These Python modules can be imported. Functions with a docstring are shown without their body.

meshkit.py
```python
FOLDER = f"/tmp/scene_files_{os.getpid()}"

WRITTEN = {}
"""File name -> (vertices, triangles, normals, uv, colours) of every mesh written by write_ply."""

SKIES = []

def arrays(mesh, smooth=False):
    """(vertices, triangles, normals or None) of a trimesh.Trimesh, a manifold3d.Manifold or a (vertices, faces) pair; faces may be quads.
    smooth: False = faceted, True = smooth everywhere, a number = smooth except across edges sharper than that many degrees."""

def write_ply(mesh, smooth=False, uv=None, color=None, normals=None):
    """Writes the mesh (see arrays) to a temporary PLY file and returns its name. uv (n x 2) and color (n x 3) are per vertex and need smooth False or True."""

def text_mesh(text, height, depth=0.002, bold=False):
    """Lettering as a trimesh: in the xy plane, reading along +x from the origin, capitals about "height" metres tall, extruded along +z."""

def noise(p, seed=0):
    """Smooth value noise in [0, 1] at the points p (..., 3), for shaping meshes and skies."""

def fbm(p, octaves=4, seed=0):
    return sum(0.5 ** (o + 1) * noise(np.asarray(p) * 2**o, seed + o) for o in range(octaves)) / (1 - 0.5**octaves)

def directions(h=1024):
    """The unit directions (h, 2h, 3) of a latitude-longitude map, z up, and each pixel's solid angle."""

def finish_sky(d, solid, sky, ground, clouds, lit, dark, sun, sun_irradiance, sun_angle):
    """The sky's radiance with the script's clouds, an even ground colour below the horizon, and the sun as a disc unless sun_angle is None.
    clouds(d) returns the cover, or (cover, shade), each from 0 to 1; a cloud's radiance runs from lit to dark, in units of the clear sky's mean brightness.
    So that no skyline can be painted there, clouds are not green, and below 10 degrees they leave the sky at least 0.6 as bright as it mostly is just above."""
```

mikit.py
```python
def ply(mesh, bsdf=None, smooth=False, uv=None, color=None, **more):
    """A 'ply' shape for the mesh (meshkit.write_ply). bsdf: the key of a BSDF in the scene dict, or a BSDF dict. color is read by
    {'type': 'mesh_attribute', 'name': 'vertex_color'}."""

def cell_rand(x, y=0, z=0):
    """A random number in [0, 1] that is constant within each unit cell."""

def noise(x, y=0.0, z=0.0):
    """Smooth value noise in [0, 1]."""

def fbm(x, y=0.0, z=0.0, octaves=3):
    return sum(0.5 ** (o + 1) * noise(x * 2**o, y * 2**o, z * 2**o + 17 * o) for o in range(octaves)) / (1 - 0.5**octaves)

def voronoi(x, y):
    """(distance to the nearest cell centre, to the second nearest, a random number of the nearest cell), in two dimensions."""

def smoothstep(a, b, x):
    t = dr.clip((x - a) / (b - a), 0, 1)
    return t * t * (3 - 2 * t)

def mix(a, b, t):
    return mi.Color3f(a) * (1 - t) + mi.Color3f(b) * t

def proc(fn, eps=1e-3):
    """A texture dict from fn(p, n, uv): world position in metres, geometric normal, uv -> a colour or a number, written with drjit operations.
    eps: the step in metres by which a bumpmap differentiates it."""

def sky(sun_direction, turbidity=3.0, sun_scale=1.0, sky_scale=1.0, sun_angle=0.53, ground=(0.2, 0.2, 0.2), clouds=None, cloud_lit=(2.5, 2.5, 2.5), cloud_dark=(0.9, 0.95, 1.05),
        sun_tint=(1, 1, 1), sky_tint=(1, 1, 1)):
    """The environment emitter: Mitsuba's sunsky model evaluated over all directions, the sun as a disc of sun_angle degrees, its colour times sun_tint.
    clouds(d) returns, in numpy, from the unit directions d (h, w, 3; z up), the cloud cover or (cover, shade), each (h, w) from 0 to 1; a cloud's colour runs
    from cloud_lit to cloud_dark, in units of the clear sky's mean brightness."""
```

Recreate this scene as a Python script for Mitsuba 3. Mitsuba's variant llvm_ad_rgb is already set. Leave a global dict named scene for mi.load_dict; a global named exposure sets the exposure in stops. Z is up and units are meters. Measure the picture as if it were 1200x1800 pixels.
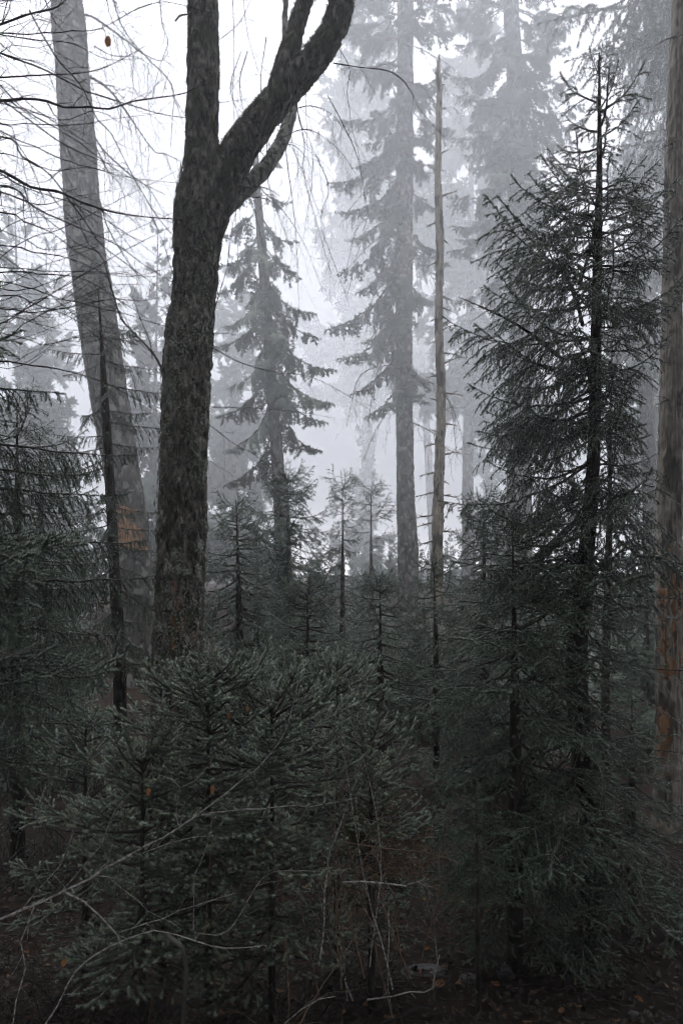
import math
import numpy as np
import drjit as dr
import trimesh
import mitsuba as mi
import mikit
import meshkit
from mikit import noise, fbm, cell_rand, smoothstep, mix

# ------------------------------------------------------------------ camera, sky, fog, exposure
scene, labels = {}, {}
T = mi.ScalarTransform4f
EYE, F, HORIZON = 1.7, 1200.0, 1010.0          # eye height; focal length and horizon line on a 1200 x 1800 frame
exposure = 2.55
FOG_Z = [-5, 0.5, 2.0, 5.0, 10.0, 20.0, 40.0]            # the fog hangs in the crowns and thins towards the ground
FOG_D = [0.0012, 0.0015, 0.0042, 0.0125, 0.0225, 0.027, 0.027]

FOG_C, FOG_H = np.array([0, 55, 17.0]), np.array([125, 97, 21.5])     # centre and half size of the fog's box
layers = np.interp(FOG_C[2] - FOG_H[2] + (np.arange(64) + 0.5) / 64 * 2 * FOG_H[2], FOG_Z, FOG_D).astype(np.float32)
scene['haze_air'] = {'type': 'heterogeneous', 'albedo': {'type': 'rgb', 'value': [0.935, 0.958, 0.985]},
                     'sigma_t': {'type': 'gridvolume', 'grid': mi.VolumeGrid(np.ascontiguousarray(np.tile(layers[:, None, None], (1, 2, 2)))), 'to_world': T().translate(list(FOG_C - FOG_H)).scale(list(2 * FOG_H))}}
scene['camera'] = {'type': 'perspective', 'fov': math.degrees(2 * math.atan(600 / F)), 'fov_axis': 'x', 'near_clip': 0.05, 'far_clip': 3000.0,
                   'principal_point_offset_y': -(HORIZON - 900) / 1800.0,
                   'to_world': T().look_at(origin=[0, 0, EYE], target=[0, 1, EYE], up=[0, 0, 1]),
                   'medium': {'type': 'ref', 'id': 'haze_air'}}
scene['sky'] = mikit.sky([0.05, -0.12, 1.0], turbidity=3, sun_scale=0.1, sun_angle=60, sky_scale=1.0, ground=(0.06, 0.06, 0.055),
                         clouds=lambda d: (1.0, 1 - np.clip(d[..., 2], 0, 1) ** 5), cloud_lit=(6.25, 6.35, 6.75), cloud_dark=(3.8, 3.74, 3.98))   # an overcast sky, brighter towards the zenith
scene['haze'] = {'type': 'cube', 'to_world': T().translate(list(FOG_C)).scale(list(FOG_H)), 'bsdf': {'type': 'null'},
                 'interior': {'type': 'ref', 'id': 'haze_air'}}
labels['haze'] = {'label': 'pale cool fog filling the whole forest', 'category': 'fog', 'kind': 'stuff'}

# ------------------------------------------------------------------ materials
def two(key, color, rough=0.7, spec=0.3, bump=None, bscale=0.01):
    b = {'type': 'principled', 'base_color': mikit.proc(color) if callable(color) else {'type': 'rgb', 'value': list(color)}, 'roughness': rough, 'specular': spec}
    if bump is not None:
        b = {'type': 'bumpmap', 'arbitrary': mikit.proc(bump, eps=2e-3), 'scale': bscale, 'bsdf': b}
    scene[key] = {'type': 'twosided', 'bsdf': b}
    return key

def needle_color(a, b, f=5.0):
    def fn(p, n, uv):
        t = fbm(p.x * f, p.y * f, p.z * f, 3)
        g = cell_rand(p.x * 60, p.y * 60, p.z * 60)
        return mix(a, b, dr.clip((t - 0.3) * 2.2, 0, 1)) * (0.75 + 0.5 * g)
    return fn

two('mat_spruce', needle_color((0.034, 0.054, 0.042), (0.078, 0.108, 0.072)), 0.38, 0.7)
def needle_even(a, b, f):
    return lambda p, n, uv: mix(a, b, dr.clip((fbm(p.x * f, p.y * f, p.z * f, 2) - 0.3) * 2.2, 0, 1))
two('mat_spruce_even', needle_even((0.034, 0.054, 0.042), (0.078, 0.108, 0.072), 0.8), 0.38, 0.7)
two('mat_fir', needle_color((0.060, 0.080, 0.058), (0.105, 0.125, 0.088), 9.0), 0.35, 0.7)
two('mat_spruce_new', needle_color((0.086, 0.130, 0.092), (0.150, 0.195, 0.125)), 0.35, 0.7)
two('mat_fir_new', needle_color((0.200, 0.250, 0.192), (0.275, 0.325, 0.240), 9.0), 0.32, 0.8)
two('mat_twig', (0.040, 0.035, 0.031), 0.7, 0.2)

def bark_mossy(p, n, uv):
    q = fbm(p.x * 26, p.y * 26, p.z * 9, 4)
    ridge = dr.abs(fbm(p.x * 11 + 3, p.y * 11, p.z * 2.6, 3) - 0.5) * 6
    c = mix((0.020, 0.019, 0.017), (0.245, 0.228, 0.200), dr.clip((q - 0.36) * 3.6, 0, 1) * dr.clip(ridge + 0.25, 0, 1))
    moss = smoothstep(0.52, 0.62, fbm(p.x * 9 + 3, p.y * 9, p.z * 4, 4))
    c = mix(c, (0.040, 0.050, 0.024), 0.8 * moss)
    rust = smoothstep(0.62, 0.68, fbm(p.x * 9 + 40, p.y * 9, p.z * 1.6 + 7, 3)) * smoothstep(0.47, 0.56, fbm(p.x * 45, p.y * 45, p.z * 14, 3)) * smoothstep(3.0, 1.6, p.z)
    c = mix(c, (0.19, 0.085, 0.040), 0.8 * rust)
    li = smoothstep(0.56, 0.61, fbm(p.x * 85 + 11, p.y * 85, p.z * 48, 3)) * smoothstep(0.36, 0.56, fbm(p.x * 4.0, p.y * 4 + 8, p.z * 1.6 + 2, 3)) * smoothstep(6.5, 3.4, p.z)
    return mix(c, (0.40, 0.42, 0.37), 0.85 * li)

def bark_grey(p, n, uv):
    q = fbm(p.x * 10, p.y * 10, p.z * 3.0, 4)
    c = mix((0.024, 0.024, 0.023), (0.100, 0.096, 0.088), dr.clip((q - 0.25) * 2.2, 0, 1))
    return mix(c, (0.22, 0.22, 0.20), 0.6 * smoothstep(0.56, 0.66, fbm(p.x * 7 + 5, p.y * 7, p.z * 4, 4)))

def bark_lichen_haze(p, n, uv):                    # lichened bark, paled in colour to stand in for fog on the rear limb
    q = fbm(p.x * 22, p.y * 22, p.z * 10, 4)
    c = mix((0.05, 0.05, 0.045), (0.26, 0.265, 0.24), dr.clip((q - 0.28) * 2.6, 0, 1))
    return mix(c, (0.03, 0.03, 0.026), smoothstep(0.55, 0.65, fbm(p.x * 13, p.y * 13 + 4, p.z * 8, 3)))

def bark_dark(p, n, uv):
    q = fbm(p.x * 22, p.y * 22, p.z * 8, 4)
    c = mix((0.014, 0.012, 0.011), (0.055, 0.048, 0.042), dr.clip((q - 0.28) * 2.4, 0, 1))
    return mix(c, (0.28, 0.30, 0.27), 0.8 * smoothstep(0.72, 0.76, fbm(p.x * 30 + 5, p.y * 30, p.z * 22, 3)))

def wood_bare(p, n, uv):                        # weathered stem that has lost its bark
    g = fbm(p.x * 60, p.y * 60, p.z * 2.2, 3)
    c = mix((0.12, 0.108, 0.088), (0.32, 0.295, 0.250), dr.clip((g - 0.25) * 2.0, 0, 1))
    dark = smoothstep(0.52, 0.64, fbm(p.x * 9 + 2, p.y * 9, p.z * 2.4, 3))
    return mix(c, (0.035, 0.032, 0.028), 0.75 * dark)

def wood_orange(p, n, uv):
    g = fbm(p.x * 55, p.y * 55, p.z * 3.0, 4)
    c = mix((0.10, 0.055, 0.030), (0.36, 0.215, 0.120), dr.clip((g - 0.25) * 2.2, 0, 1))
    return mix(c, (0.04, 0.03, 0.025), 0.8 * smoothstep(0.60, 0.70, fbm(p.x * 18, p.y * 18, p.z * 6, 3)))

def bark_pale(p, n, uv):
    g = fbm(p.x * 90, p.y * 90, p.z * 90, 3)
    return mix((0.09, 0.085, 0.078), (0.42, 0.41, 0.385), dr.clip((g - 0.3) * 2.5, 0, 1))

def bump_bark(p, n, uv):
    return fbm(p.x * 26, p.y * 26, p.z * 9, 4)

two('mat_bark_mossy', bark_mossy, 0.8, 0.25, bump_bark, 0.030)
two('mat_bark_grey', bark_grey, 0.85, 0.2, bump_bark, 0.020)
two('mat_bark_lichen_haze', bark_lichen_haze, 0.85, 0.2, bump_bark, 0.02)
two('mat_bark_dark', bark_dark, 0.8, 0.25, bump_bark, 0.018)
two('mat_wood_bare', wood_bare, 0.7, 0.25)
two('mat_wood_orange', wood_orange, 0.65, 0.3)
two('mat_branch_pale', bark_pale, 0.6, 0.35)
two('mat_branch_dark', (0.022, 0.020, 0.020), 0.55, 0.4)
two('mat_branch_brown', lambda p, n, uv: mix((0.060, 0.042, 0.030), (0.200, 0.140, 0.095), fbm(p.x * 40, p.y * 40, p.z * 40, 2)), 0.6, 0.3)
two('mat_lichen', lambda p, n, uv: mix((0.26, 0.29, 0.25), (0.55, 0.57, 0.52), fbm(p.x * 50, p.y * 50, p.z * 50, 3)), 0.9, 0.1)

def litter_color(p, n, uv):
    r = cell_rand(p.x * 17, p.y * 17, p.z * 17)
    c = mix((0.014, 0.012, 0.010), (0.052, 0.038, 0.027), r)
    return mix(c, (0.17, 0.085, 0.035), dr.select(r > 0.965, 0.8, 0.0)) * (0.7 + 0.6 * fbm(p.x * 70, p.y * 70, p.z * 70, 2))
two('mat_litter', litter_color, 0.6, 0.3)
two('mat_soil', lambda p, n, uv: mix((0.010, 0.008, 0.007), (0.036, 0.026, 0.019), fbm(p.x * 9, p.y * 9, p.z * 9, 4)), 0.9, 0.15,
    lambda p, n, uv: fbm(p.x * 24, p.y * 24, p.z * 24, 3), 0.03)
scene['mat_leaf_orange'] = {'type': 'principledthin', 'base_color': mikit.proc(lambda p, n, uv: mix((0.26, 0.11, 0.045), (0.50, 0.27, 0.13), fbm(p.x * 60, p.y * 60, p.z * 60, 2))), 'roughness': 0.5, 'diff_trans': 0.9}
two('mat_rock', lambda p, n, uv: mix((0.035, 0.036, 0.036), (0.15, 0.15, 0.152), dr.clip((fbm(p.x * 18, p.y * 18, p.z * 18, 4) - 0.25) * 2, 0, 1)), 0.7, 0.3,
    lambda p, n, uv: fbm(p.x * 40, p.y * 40, p.z * 40, 3), 0.01)
two('mat_moss', lambda p, n, uv: mix((0.030, 0.042, 0.014), (0.085, 0.105, 0.035), fbm(p.x * 45, p.y * 45, p.z * 45, 3)), 0.95, 0.05)
scene['mat_drop'] = {'type': 'dielectric', 'int_ior': 1.33, 'ext_ior': 1.0}

# ------------------------------------------------------------------ small helpers
def W(px, py, Y):
    return np.array([(px - 600.0) / F * Y, Y, EYE + (HORIZON - py) / F * Y])

PROF_Y = [-40, 0, 1.5, 3, 5, 8, 14, 25, 60, 260]
PROF_Z = [0.3, 0, -0.15, -0.60, -1.05, -1.35, -1.30, -1.0, -0.6, 0.5]
def ground(x, y):
    x, y = np.asarray(x, float), np.asarray(y, float)
    z = np.interp(y, PROF_Y, PROF_Z)
    p = np.stack([x, y, 0 * x], -1)
    return z + 0.35 * (meshkit.fbm(p * 0.22, 3, 5) - 0.5) + 0.10 * (meshkit.fbm(p * 1.1, 3, 9) - 0.5)

def unit(v):
    return v / (np.linalg.norm(v, axis=-1, keepdims=True) + 1e-12)

def spline(pts, step):
    """Catmull-Rom through the rows (any width, the first three columns being a place), resampled about every step metres."""
    p = np.asarray(pts, float)
    p = np.vstack([2 * p[0] - p[1], p, 2 * p[-1] - p[-2]])
    out = []
    for i in range(1, len(p) - 2):
        n = max(1, int(np.linalg.norm(p[i + 1, :3] - p[i, :3]) / step))
        t = (np.arange(n) / n)[:, None]
        a, b, c, d = p[i - 1], p[i], p[i + 1], p[i + 2]
        out.append(0.5 * (2 * b + (c - a) * t + (2 * a - 5 * b + 4 * c - d) * t**2 + (3 * b - a - 3 * c + d) * t**3))
    out.append(p[-2][None])
    return np.vstack(out)

def tube(points, radii, sides=5, cap=True):
    p = np.asarray(points, float)
    r = np.broadcast_to(np.asarray(radii, float), (len(p),))
    t = unit(np.gradient(p, axis=0))
    ref = np.array([0, 0, 1.0]) if abs(t[:, 2].mean()) < 0.75 else np.array([1.0, 0, 0])
    a = unit(np.cross(t, ref))
    b = np.cross(t, a)
    ang = np.arange(sides) * 2 * np.pi / sides
    v = p[:, None] + r[:, None, None] * (np.cos(ang)[None, :, None] * a[:, None] + np.sin(ang)[None, :, None] * b[:, None])
    i, j = np.meshgrid(np.arange(len(p) - 1), np.arange(sides), indexing='ij')
    q = np.stack([i * sides + j, i * sides + (j + 1) % sides, (i + 1) * sides + (j + 1) % sides, (i + 1) * sides + j], -1).reshape(-1, 4)
    f = np.vstack([q[:, [0, 2, 1]], q[:, [0, 3, 2]]])
    v = v.reshape(-1, 3)
    if cap:
        n = len(v)
        v = np.vstack([v, p[-1] + t[-1] * r[-1] * 0.6])
        k = (len(p) - 1) * sides + np.arange(sides)
        f = np.vstack([f, np.stack([k, (k + 1 - (len(p) - 1) * sides) % sides + (len(p) - 1) * sides, np.full(sides, n)], 1)])
    return v, f

def join(parts):
    vs, fs, at = [], [], 0
    for v, f in parts:
        vs.append(v); fs.append(f + at); at += len(v)
    return np.vstack(vs), np.vstack(fs)

def put(key, mesh, mat, smooth=True):
    scene[key] = mikit.ply(mesh, mat, smooth=smooth)
    return key

USED = {}
def name(stem):
    n = USED.get(stem, 0); USED[stem] = n + 1
    return stem if n == 0 else f'{stem}_{n:03d}'

def thing(stem, label, cat, group=None, kind=None):
    k = name(stem)
    labels[k] = {'label': label, 'category': cat}
    if group: labels[k]['group'] = group
    if kind: labels[k]['kind'] = kind
    return k

def part(parent, stem):
    return name(parent + '__' + stem)

# ------------------------------------------------------------------ needles and boughs
def needle_tris(P0, P1, dens, nl, nw, rng, up=0.0, ang=(35, 65), lift=0.0):
    d = P1 - P0
    L = np.linalg.norm(d, axis=1)
    cnt = np.floor(L * dens + rng.random(len(L))).astype(int)
    i = np.repeat(np.arange(len(L)), cnt)
    m = len(i)
    base = P0[i] + d[i] * rng.random(m)[:, None]
    ax = d[i] / (L[i, None] + 1e-9)
    r = rng.normal(size=(m, 3)) + np.array([0, 0, up])
    r = unit(r - (r * ax).sum(1, keepdims=True) * ax)
    a = np.radians(rng.uniform(*ang, m))[:, None]
    n = ax * np.cos(a) + r * np.sin(a)
    w = unit(np.cross(n, rng.normal(size=(m, 3)))) * (nw / 2 * rng.uniform(0.7, 1.3, m))[:, None]
    tip = base + n * (nl * rng.uniform(0.65, 1.15, m))[:, None]
    v = np.stack([base - w, base + w, tip], 1).reshape(-1, 3)
    return v, np.arange(3 * m).reshape(-1, 3), np.repeat(unit(r + 0.3 * ax + np.array([0, 0, lift])), 3, axis=0)

def needle_ply(mesh, mat):
    """Needles carry the outward direction of their shoot as normals, so that a shoot is lit as the round brush it is."""
    return {'type': 'ply', 'filename': meshkit.write_ply((mesh[0], mesh[1]), False, normals=mesh[2]), 'face_normals': False, 'bsdf': {'type': 'ref', 'id': mat}}

def make_bough(L, seed, sec=0.045, ratio=0.42, ter=0.045, terr=0.38, droop=0.45, hang=0.30, dens=330, nl=0.017, nw=0.0028, up=0.0, inner=0.16, rad=0.010,
               gap=0.10, sides=4, flat=1.0, sec_ang=58, sag=0.10, tip_up=0.10, clump=0.0, ang=(35, 65), fresh=0.0, lift=0.0):
    """One bough along +x: main axis, side twigs, twiglets, needles. Returns (wood mesh, needle mesh, twig ends)."""
    rng = np.random.default_rng(seed)
    n = max(6, int(L / 0.06))
    t = np.linspace(0, 1, n)
    wob = np.cumsum(rng.normal(0, 0.018, (n, 2)), 0) * L / math.sqrt(n) * 2
    main = np.stack([L * t, wob[:, 0], -sag * L * np.sin(np.pi * np.minimum(t * 0.9, 1)) + tip_up * L * t**3 + wob[:, 1] * 0.6], 1)
    woods = [tube(main, np.maximum(rad * (1 - t) ** 0.8 * (0.6 + 0.4 * L), 0.0016), sides)]
    S0, S1 = [main[int(n * 0.35):-1]], [main[int(n * 0.35) + 1:]]
    N0, N1 = [main[-2:-1]], [main[-1:]]
    tips = [main[-1]]
    s = inner
    while s < 0.985:
        s += sec / L * rng.uniform(0.6, 1.4)
        if s >= 0.985: break
        if clump > 0 and math.sin(s * L * 5.0 + seed) < -1 + 2 * clump * rng.random(): continue
        for side in (-1, 1):
            if rng.random() < gap: continue
            k = min(s + rng.normal(0, 0.3) * sec / L, 0.985) * (n - 1); k0 = min(max(int(k), 0), n - 2)
            b = main[k0] + (main[k0 + 1] - main[k0]) * (k - k0)
            ax = unit(main[k0 + 1] - main[k0])
            env = min(1.0, (1 - s) * 1.5 + 0.10) * min(1.0, 0.40 + (s - inner) * 3.0)
            l2 = max(0.035, ratio * L * env * rng.uniform(0.55, 1.1))
            a = math.radians(sec_ang - 16 * s + rng.normal(0, 9))
            lat = unit(np.cross([0, 0, 1.0], ax)) * side
            d = unit(ax * math.cos(a) + (lat * flat + np.array([0, 0, rng.normal(0.02, 0.25) + 0.35 * (1 - flat)])) * math.sin(a))
            m = max(4, int(l2 / 0.05))
            u = np.linspace(0, 1, m)[:, None]
            c = b + l2 * (d * u + np.array([0, 0, -1.0]) * (droop * u**1.6) + rng.normal(0, 0.012, (m, 3)) * u)
            woods.append(tube(c, np.maximum(0.0032 * (1 - u[:, 0]) * (0.5 + l2), 0.0011), 3, False))
            e = max(1, int(m * 0.7)) if fresh else m - 1
            S0.append(c[:e]); S1.append(c[1:e + 1]); tips.append(c[-1])
            N0.append(c[e:-1]); N1.append(c[e + 1:])
            q = 0.10
            while l2 > 0.06:
                q += ter / l2 * rng.uniform(0.6, 1.4)
                if q > 0.96: break
                for sd in (-1, 1):
                    if rng.random() < gap: continue
                    kk = q * (m - 1); k1 = min(int(kk), m - 2)
                    bb = c[k1] + (c[k1 + 1] - c[k1]) * (kk - k1)
                    ax2 = unit(c[k1 + 1] - c[k1])
                    l3 = max(0.022, terr * l2 * min(1, (1 - q) * 1.3 + 0.15) * rng.uniform(0.5, 1.1))
                    lat2 = unit(np.cross([0, 0, 1.0], ax2)) * sd
                    a2 = math.radians(50 + rng.normal(0, 8))
                    d2 = unit(ax2 * math.cos(a2) + (lat2 + np.array([0, 0, rng.normal(0, 0.2) - hang])) * math.sin(a2))
                    e1 = bb + d2 * l3 * 0.55
                    e2 = e1 + unit(d2 + np.array([0, 0, -hang])) * l3 * 0.45
                    if rng.random() < fresh * (0.35 + s):
                        S0.append(bb[None]); S1.append(e1[None]); N0.append(e1[None]); N1.append(e2[None])
                    else:
                        S0.append(np.array([bb, e1])); S1.append(np.array([e1, e2]))
                    if rng.random() < 0.3: tips.append(e2)
    nee = needle_tris(np.vstack(S0), np.vstack(S1), dens, nl, nw, rng, up, ang, lift)
    new = needle_tris(np.vstack(N0), np.vstack(N1), dens * 1.15, nl * 0.9, nw, rng, up, ang) if fresh else None
    return join(woods), nee, np.array(tips), new

LIB = {}
def library(style, lengths, copies, needle_mat, new_mat=None, **kw):
    for i, L in enumerate(lengths):
        for c in range(copies):
            wood, nee, tips, new = make_bough(L, 1000 * len(LIB) + 17 * i + c + 3, **kw)
            g = f'lib_{style}_{i}_{c}'
            scene[g] = {'type': 'shapegroup', 'wood': mikit.ply(wood, 'mat_twig', smooth=True), 'needles': needle_ply(nee, needle_mat)}
            if new is not None: scene[g]['pale_needles'] = needle_ply(new, new_mat)
            LIB.setdefault(style, []).append((L, g, tips))

library('spruce', [0.30, 0.55, 0.85, 1.25], 3, 'mat_spruce', 'mat_spruce_new', fresh=0.6, sec=0.058, ter=0.050, dens=720, nl=0.0145, nw=0.0042, ratio=0.48, gap=0.15, terr=0.50, ang=(35, 70), droop=0.70, hang=0.85)
library('drooping', [0.6, 1.0, 1.5], 2, 'mat_spruce', 'mat_spruce_new', fresh=0.75, droop=0.85, hang=0.9, sec=0.070, ter=0.056, gap=0.2, inner=0.16, dens=680, nl=0.0145, nw=0.0042, ratio=0.44, terr=0.50, ang=(35, 70))
library('spray', [0.5, 0.85, 1.25], 3, 'mat_spruce', 'mat_spruce_new', fresh=0.85, droop=0.30, hang=0.22, sec=0.066, ter=0.055, gap=0.14, inner=0.16, dens=800, nl=0.0150, nw=0.0042, ratio=0.46, terr=0.50, ang=(40, 75), up=0.2)
library('frond', [0.9, 1.3], 2, 'mat_spruce', 'mat_spruce_new', fresh=1.0, droop=0.28, hang=0.15, sec=0.080, ter=0.070, gap=0.10, inner=0.2, dens=1100, nl=0.0150, nw=0.0040, ratio=0.42, terr=0.50, ang=(45, 75), up=0.2)
library('comb', [0.9, 1.35], 2, 'mat_spruce', 'mat_spruce_new', fresh=0.95, droop=1.25, hang=0.55, sec=0.042, ter=0.050, gap=0.10, inner=0.12, dens=950, nl=0.0145, nw=0.0040, ratio=0.22, terr=0.42, ang=(40, 75), sag=0.03, tip_up=0.03, sec_ang=62)
library('fir', [0.24, 0.40, 0.62, 0.9], 3, 'mat_fir', 'mat_fir_new', fresh=0.95, droop=-0.06, hang=-0.15, sec=0.060, ter=0.13, terr=0.72, ratio=0.55, dens=2000, nl=0.0150, nw=0.0030, up=0.30, flat=0.90, sag=0.04, tip_up=0.14, gap=0.12, inner=0.15, ang=(48, 75))
library('mid', [0.7, 1.2, 1.9], 3, 'mat_spruce', sec=0.095, ter=0.085, dens=260, nl=0.026, nw=0.0095, rad=0.014, droop=0.6, hang=0.65, ratio=0.48, gap=0.15, lift=1.6)
library('hazy', [1.2, 2.0, 3.0], 3, 'mat_spruce_even', sec=0.11, ter=0.10, ratio=0.40, terr=0.45, dens=24, nl=0.125, nw=0.085, rad=0.022, droop=0.6, hang=0.6, inner=0.22, gap=0.12, clump=0.38, sag=0.14, tip_up=0.10, lift=5.0)
library('brush', [0.5, 1.0], 2, 'mat_spruce_even', sec=0.095, ter=0.10, dens=75, nl=0.050, nw=0.026, rad=0.012, droop=0.4, hang=0.4, ratio=0.5, gap=0.15, lift=5.0)
library('far', [0.8, 1.6, 2.6], 2, 'mat_spruce_even', sec=0.18, ter=0.20, ratio=0.45, terr=0.5, dens=14, nl=0.30, nw=0.19, rad=0.022, droop=0.6, hang=0.5, inner=0.10, gap=0.1, clump=0.2, sag=0.14, tip_up=0.10, lift=5.0)

def mat4(o, X, Z, s):
    X = unit(np.asarray(X, float)); Y_ = unit(np.cross(Z, X)); Zp = np.cross(X, Y_)
    m = np.eye(4); m[:3, 0], m[:3, 1], m[:3, 2], m[:3, 3] = X * s, Y_ * s, Zp * s, o
    return m

DROPS = {}
def bough(tree, style, o, X, length, rng, roll=0.0, drops=0.0, stem='bough'):
    opts = sorted(LIB[style], key=lambda g: abs(math.log(g[0] / length)) + 0.12 * rng.random())
    L, g, tips = opts[int(rng.integers(0, 2))]
    Z = np.array([0, 0, 1.0]) + np.cross(X, [0, 0, 1.0]) * math.tan(roll)
    m = mat4(o, X, Z, length / L)
    k = part(tree, stem)
    scene[k] = {'type': 'instance', 'g': {'type': 'ref', 'id': g}, 'to_world': T(m)}
    if drops > 0:
        pts = tips[rng.random(len(tips)) < drops]
        if len(pts): DROPS.setdefault(tree, []).append(pts @ m[:3, :3].T + m[:3, 3] - [0, 0, 0.006])
    return m, tips

def trunk_mesh(rows, sides=20, step=0.12, amp=0.12, freq=7.0, stretch=0.3, seed=0, flare=0.0, fine=0.0):
    """rows of (x, y, z, r) from the foot up; the radius is disturbed by noise drawn out along the stem."""
    r = spline(rows, step)
    c, rad = r[:, :3], np.maximum(r[:, 3], 0.002)
    t = unit(np.gradient(c, axis=0))
    a = unit(np.cross(t, [0.0, 1.0, 0.02]) if abs(t[0, 1]) < 0.9 else np.cross(t, [0, 0, 1.0]))
    b = np.cross(t, a)
    ang = np.arange(sides) * 2 * np.pi / sides
    out = np.cos(ang)[None, :, None] * a[:, None] + np.sin(ang)[None, :, None] * b[:, None]
    v = c[:, None] + rad[:, None, None] * out
    q = v * np.array([freq, freq, freq * stretch])
    h = (meshkit.fbm(q, 3, seed) - 0.5) * 1.6 + (np.abs(meshkit.fbm(q * [2.4, 2.4, 1.5], 3, seed + 4) - 0.5) * -1.6 + 0.25) * 0.7
    if flare:
        up = np.linalg.norm(c - c[0], axis=1)
        lobes = 1 + flare * np.exp(-up / 0.35)[:, None] * (0.6 + 0.8 * meshkit.noise(np.stack([np.cos(ang) * 2, np.sin(ang) * 2, 0 * ang], -1), seed))[None]
        v = c[:, None] + rad[:, None, None] * out * lobes[..., None]
    v = v + out * (np.minimum(rad, 0.30)[:, None] * amp * h)[..., None]
    if fine:
        w = v * np.array([34, 34, 9.0])
        plate = meshkit.fbm(w, 2, seed + 20)
        v = v + out * (fine * (np.clip((plate - 0.42) * 5, 0, 1) + 0.7 * (meshkit.fbm(v * np.array([90, 90, 40.0]), 2, seed + 22) - 0.5)))[..., None]
    n = len(c)
    i, j = np.meshgrid(np.arange(n - 1), np.arange(sides), indexing='ij')
    f = np.stack([i * sides + j, i * sides + (j + 1) % sides, (i + 1) * sides + (j + 1) % sides, (i + 1) * sides + j], -1).reshape(-1, 4)
    f = np.vstack([f[:, [0, 1, 2]], f[:, [0, 2, 3]]])
    vv = np.vstack([v.reshape(-1, 3), c[-1] + t[-1] * rad[-1] * 0.5])
    k = (n - 1) * sides + np.arange(sides)
    f = np.vstack([f, np.stack([k, np.roll(k, -1), np.full(sides, len(vv) - 1)], 1)])
    return vv, f

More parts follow.
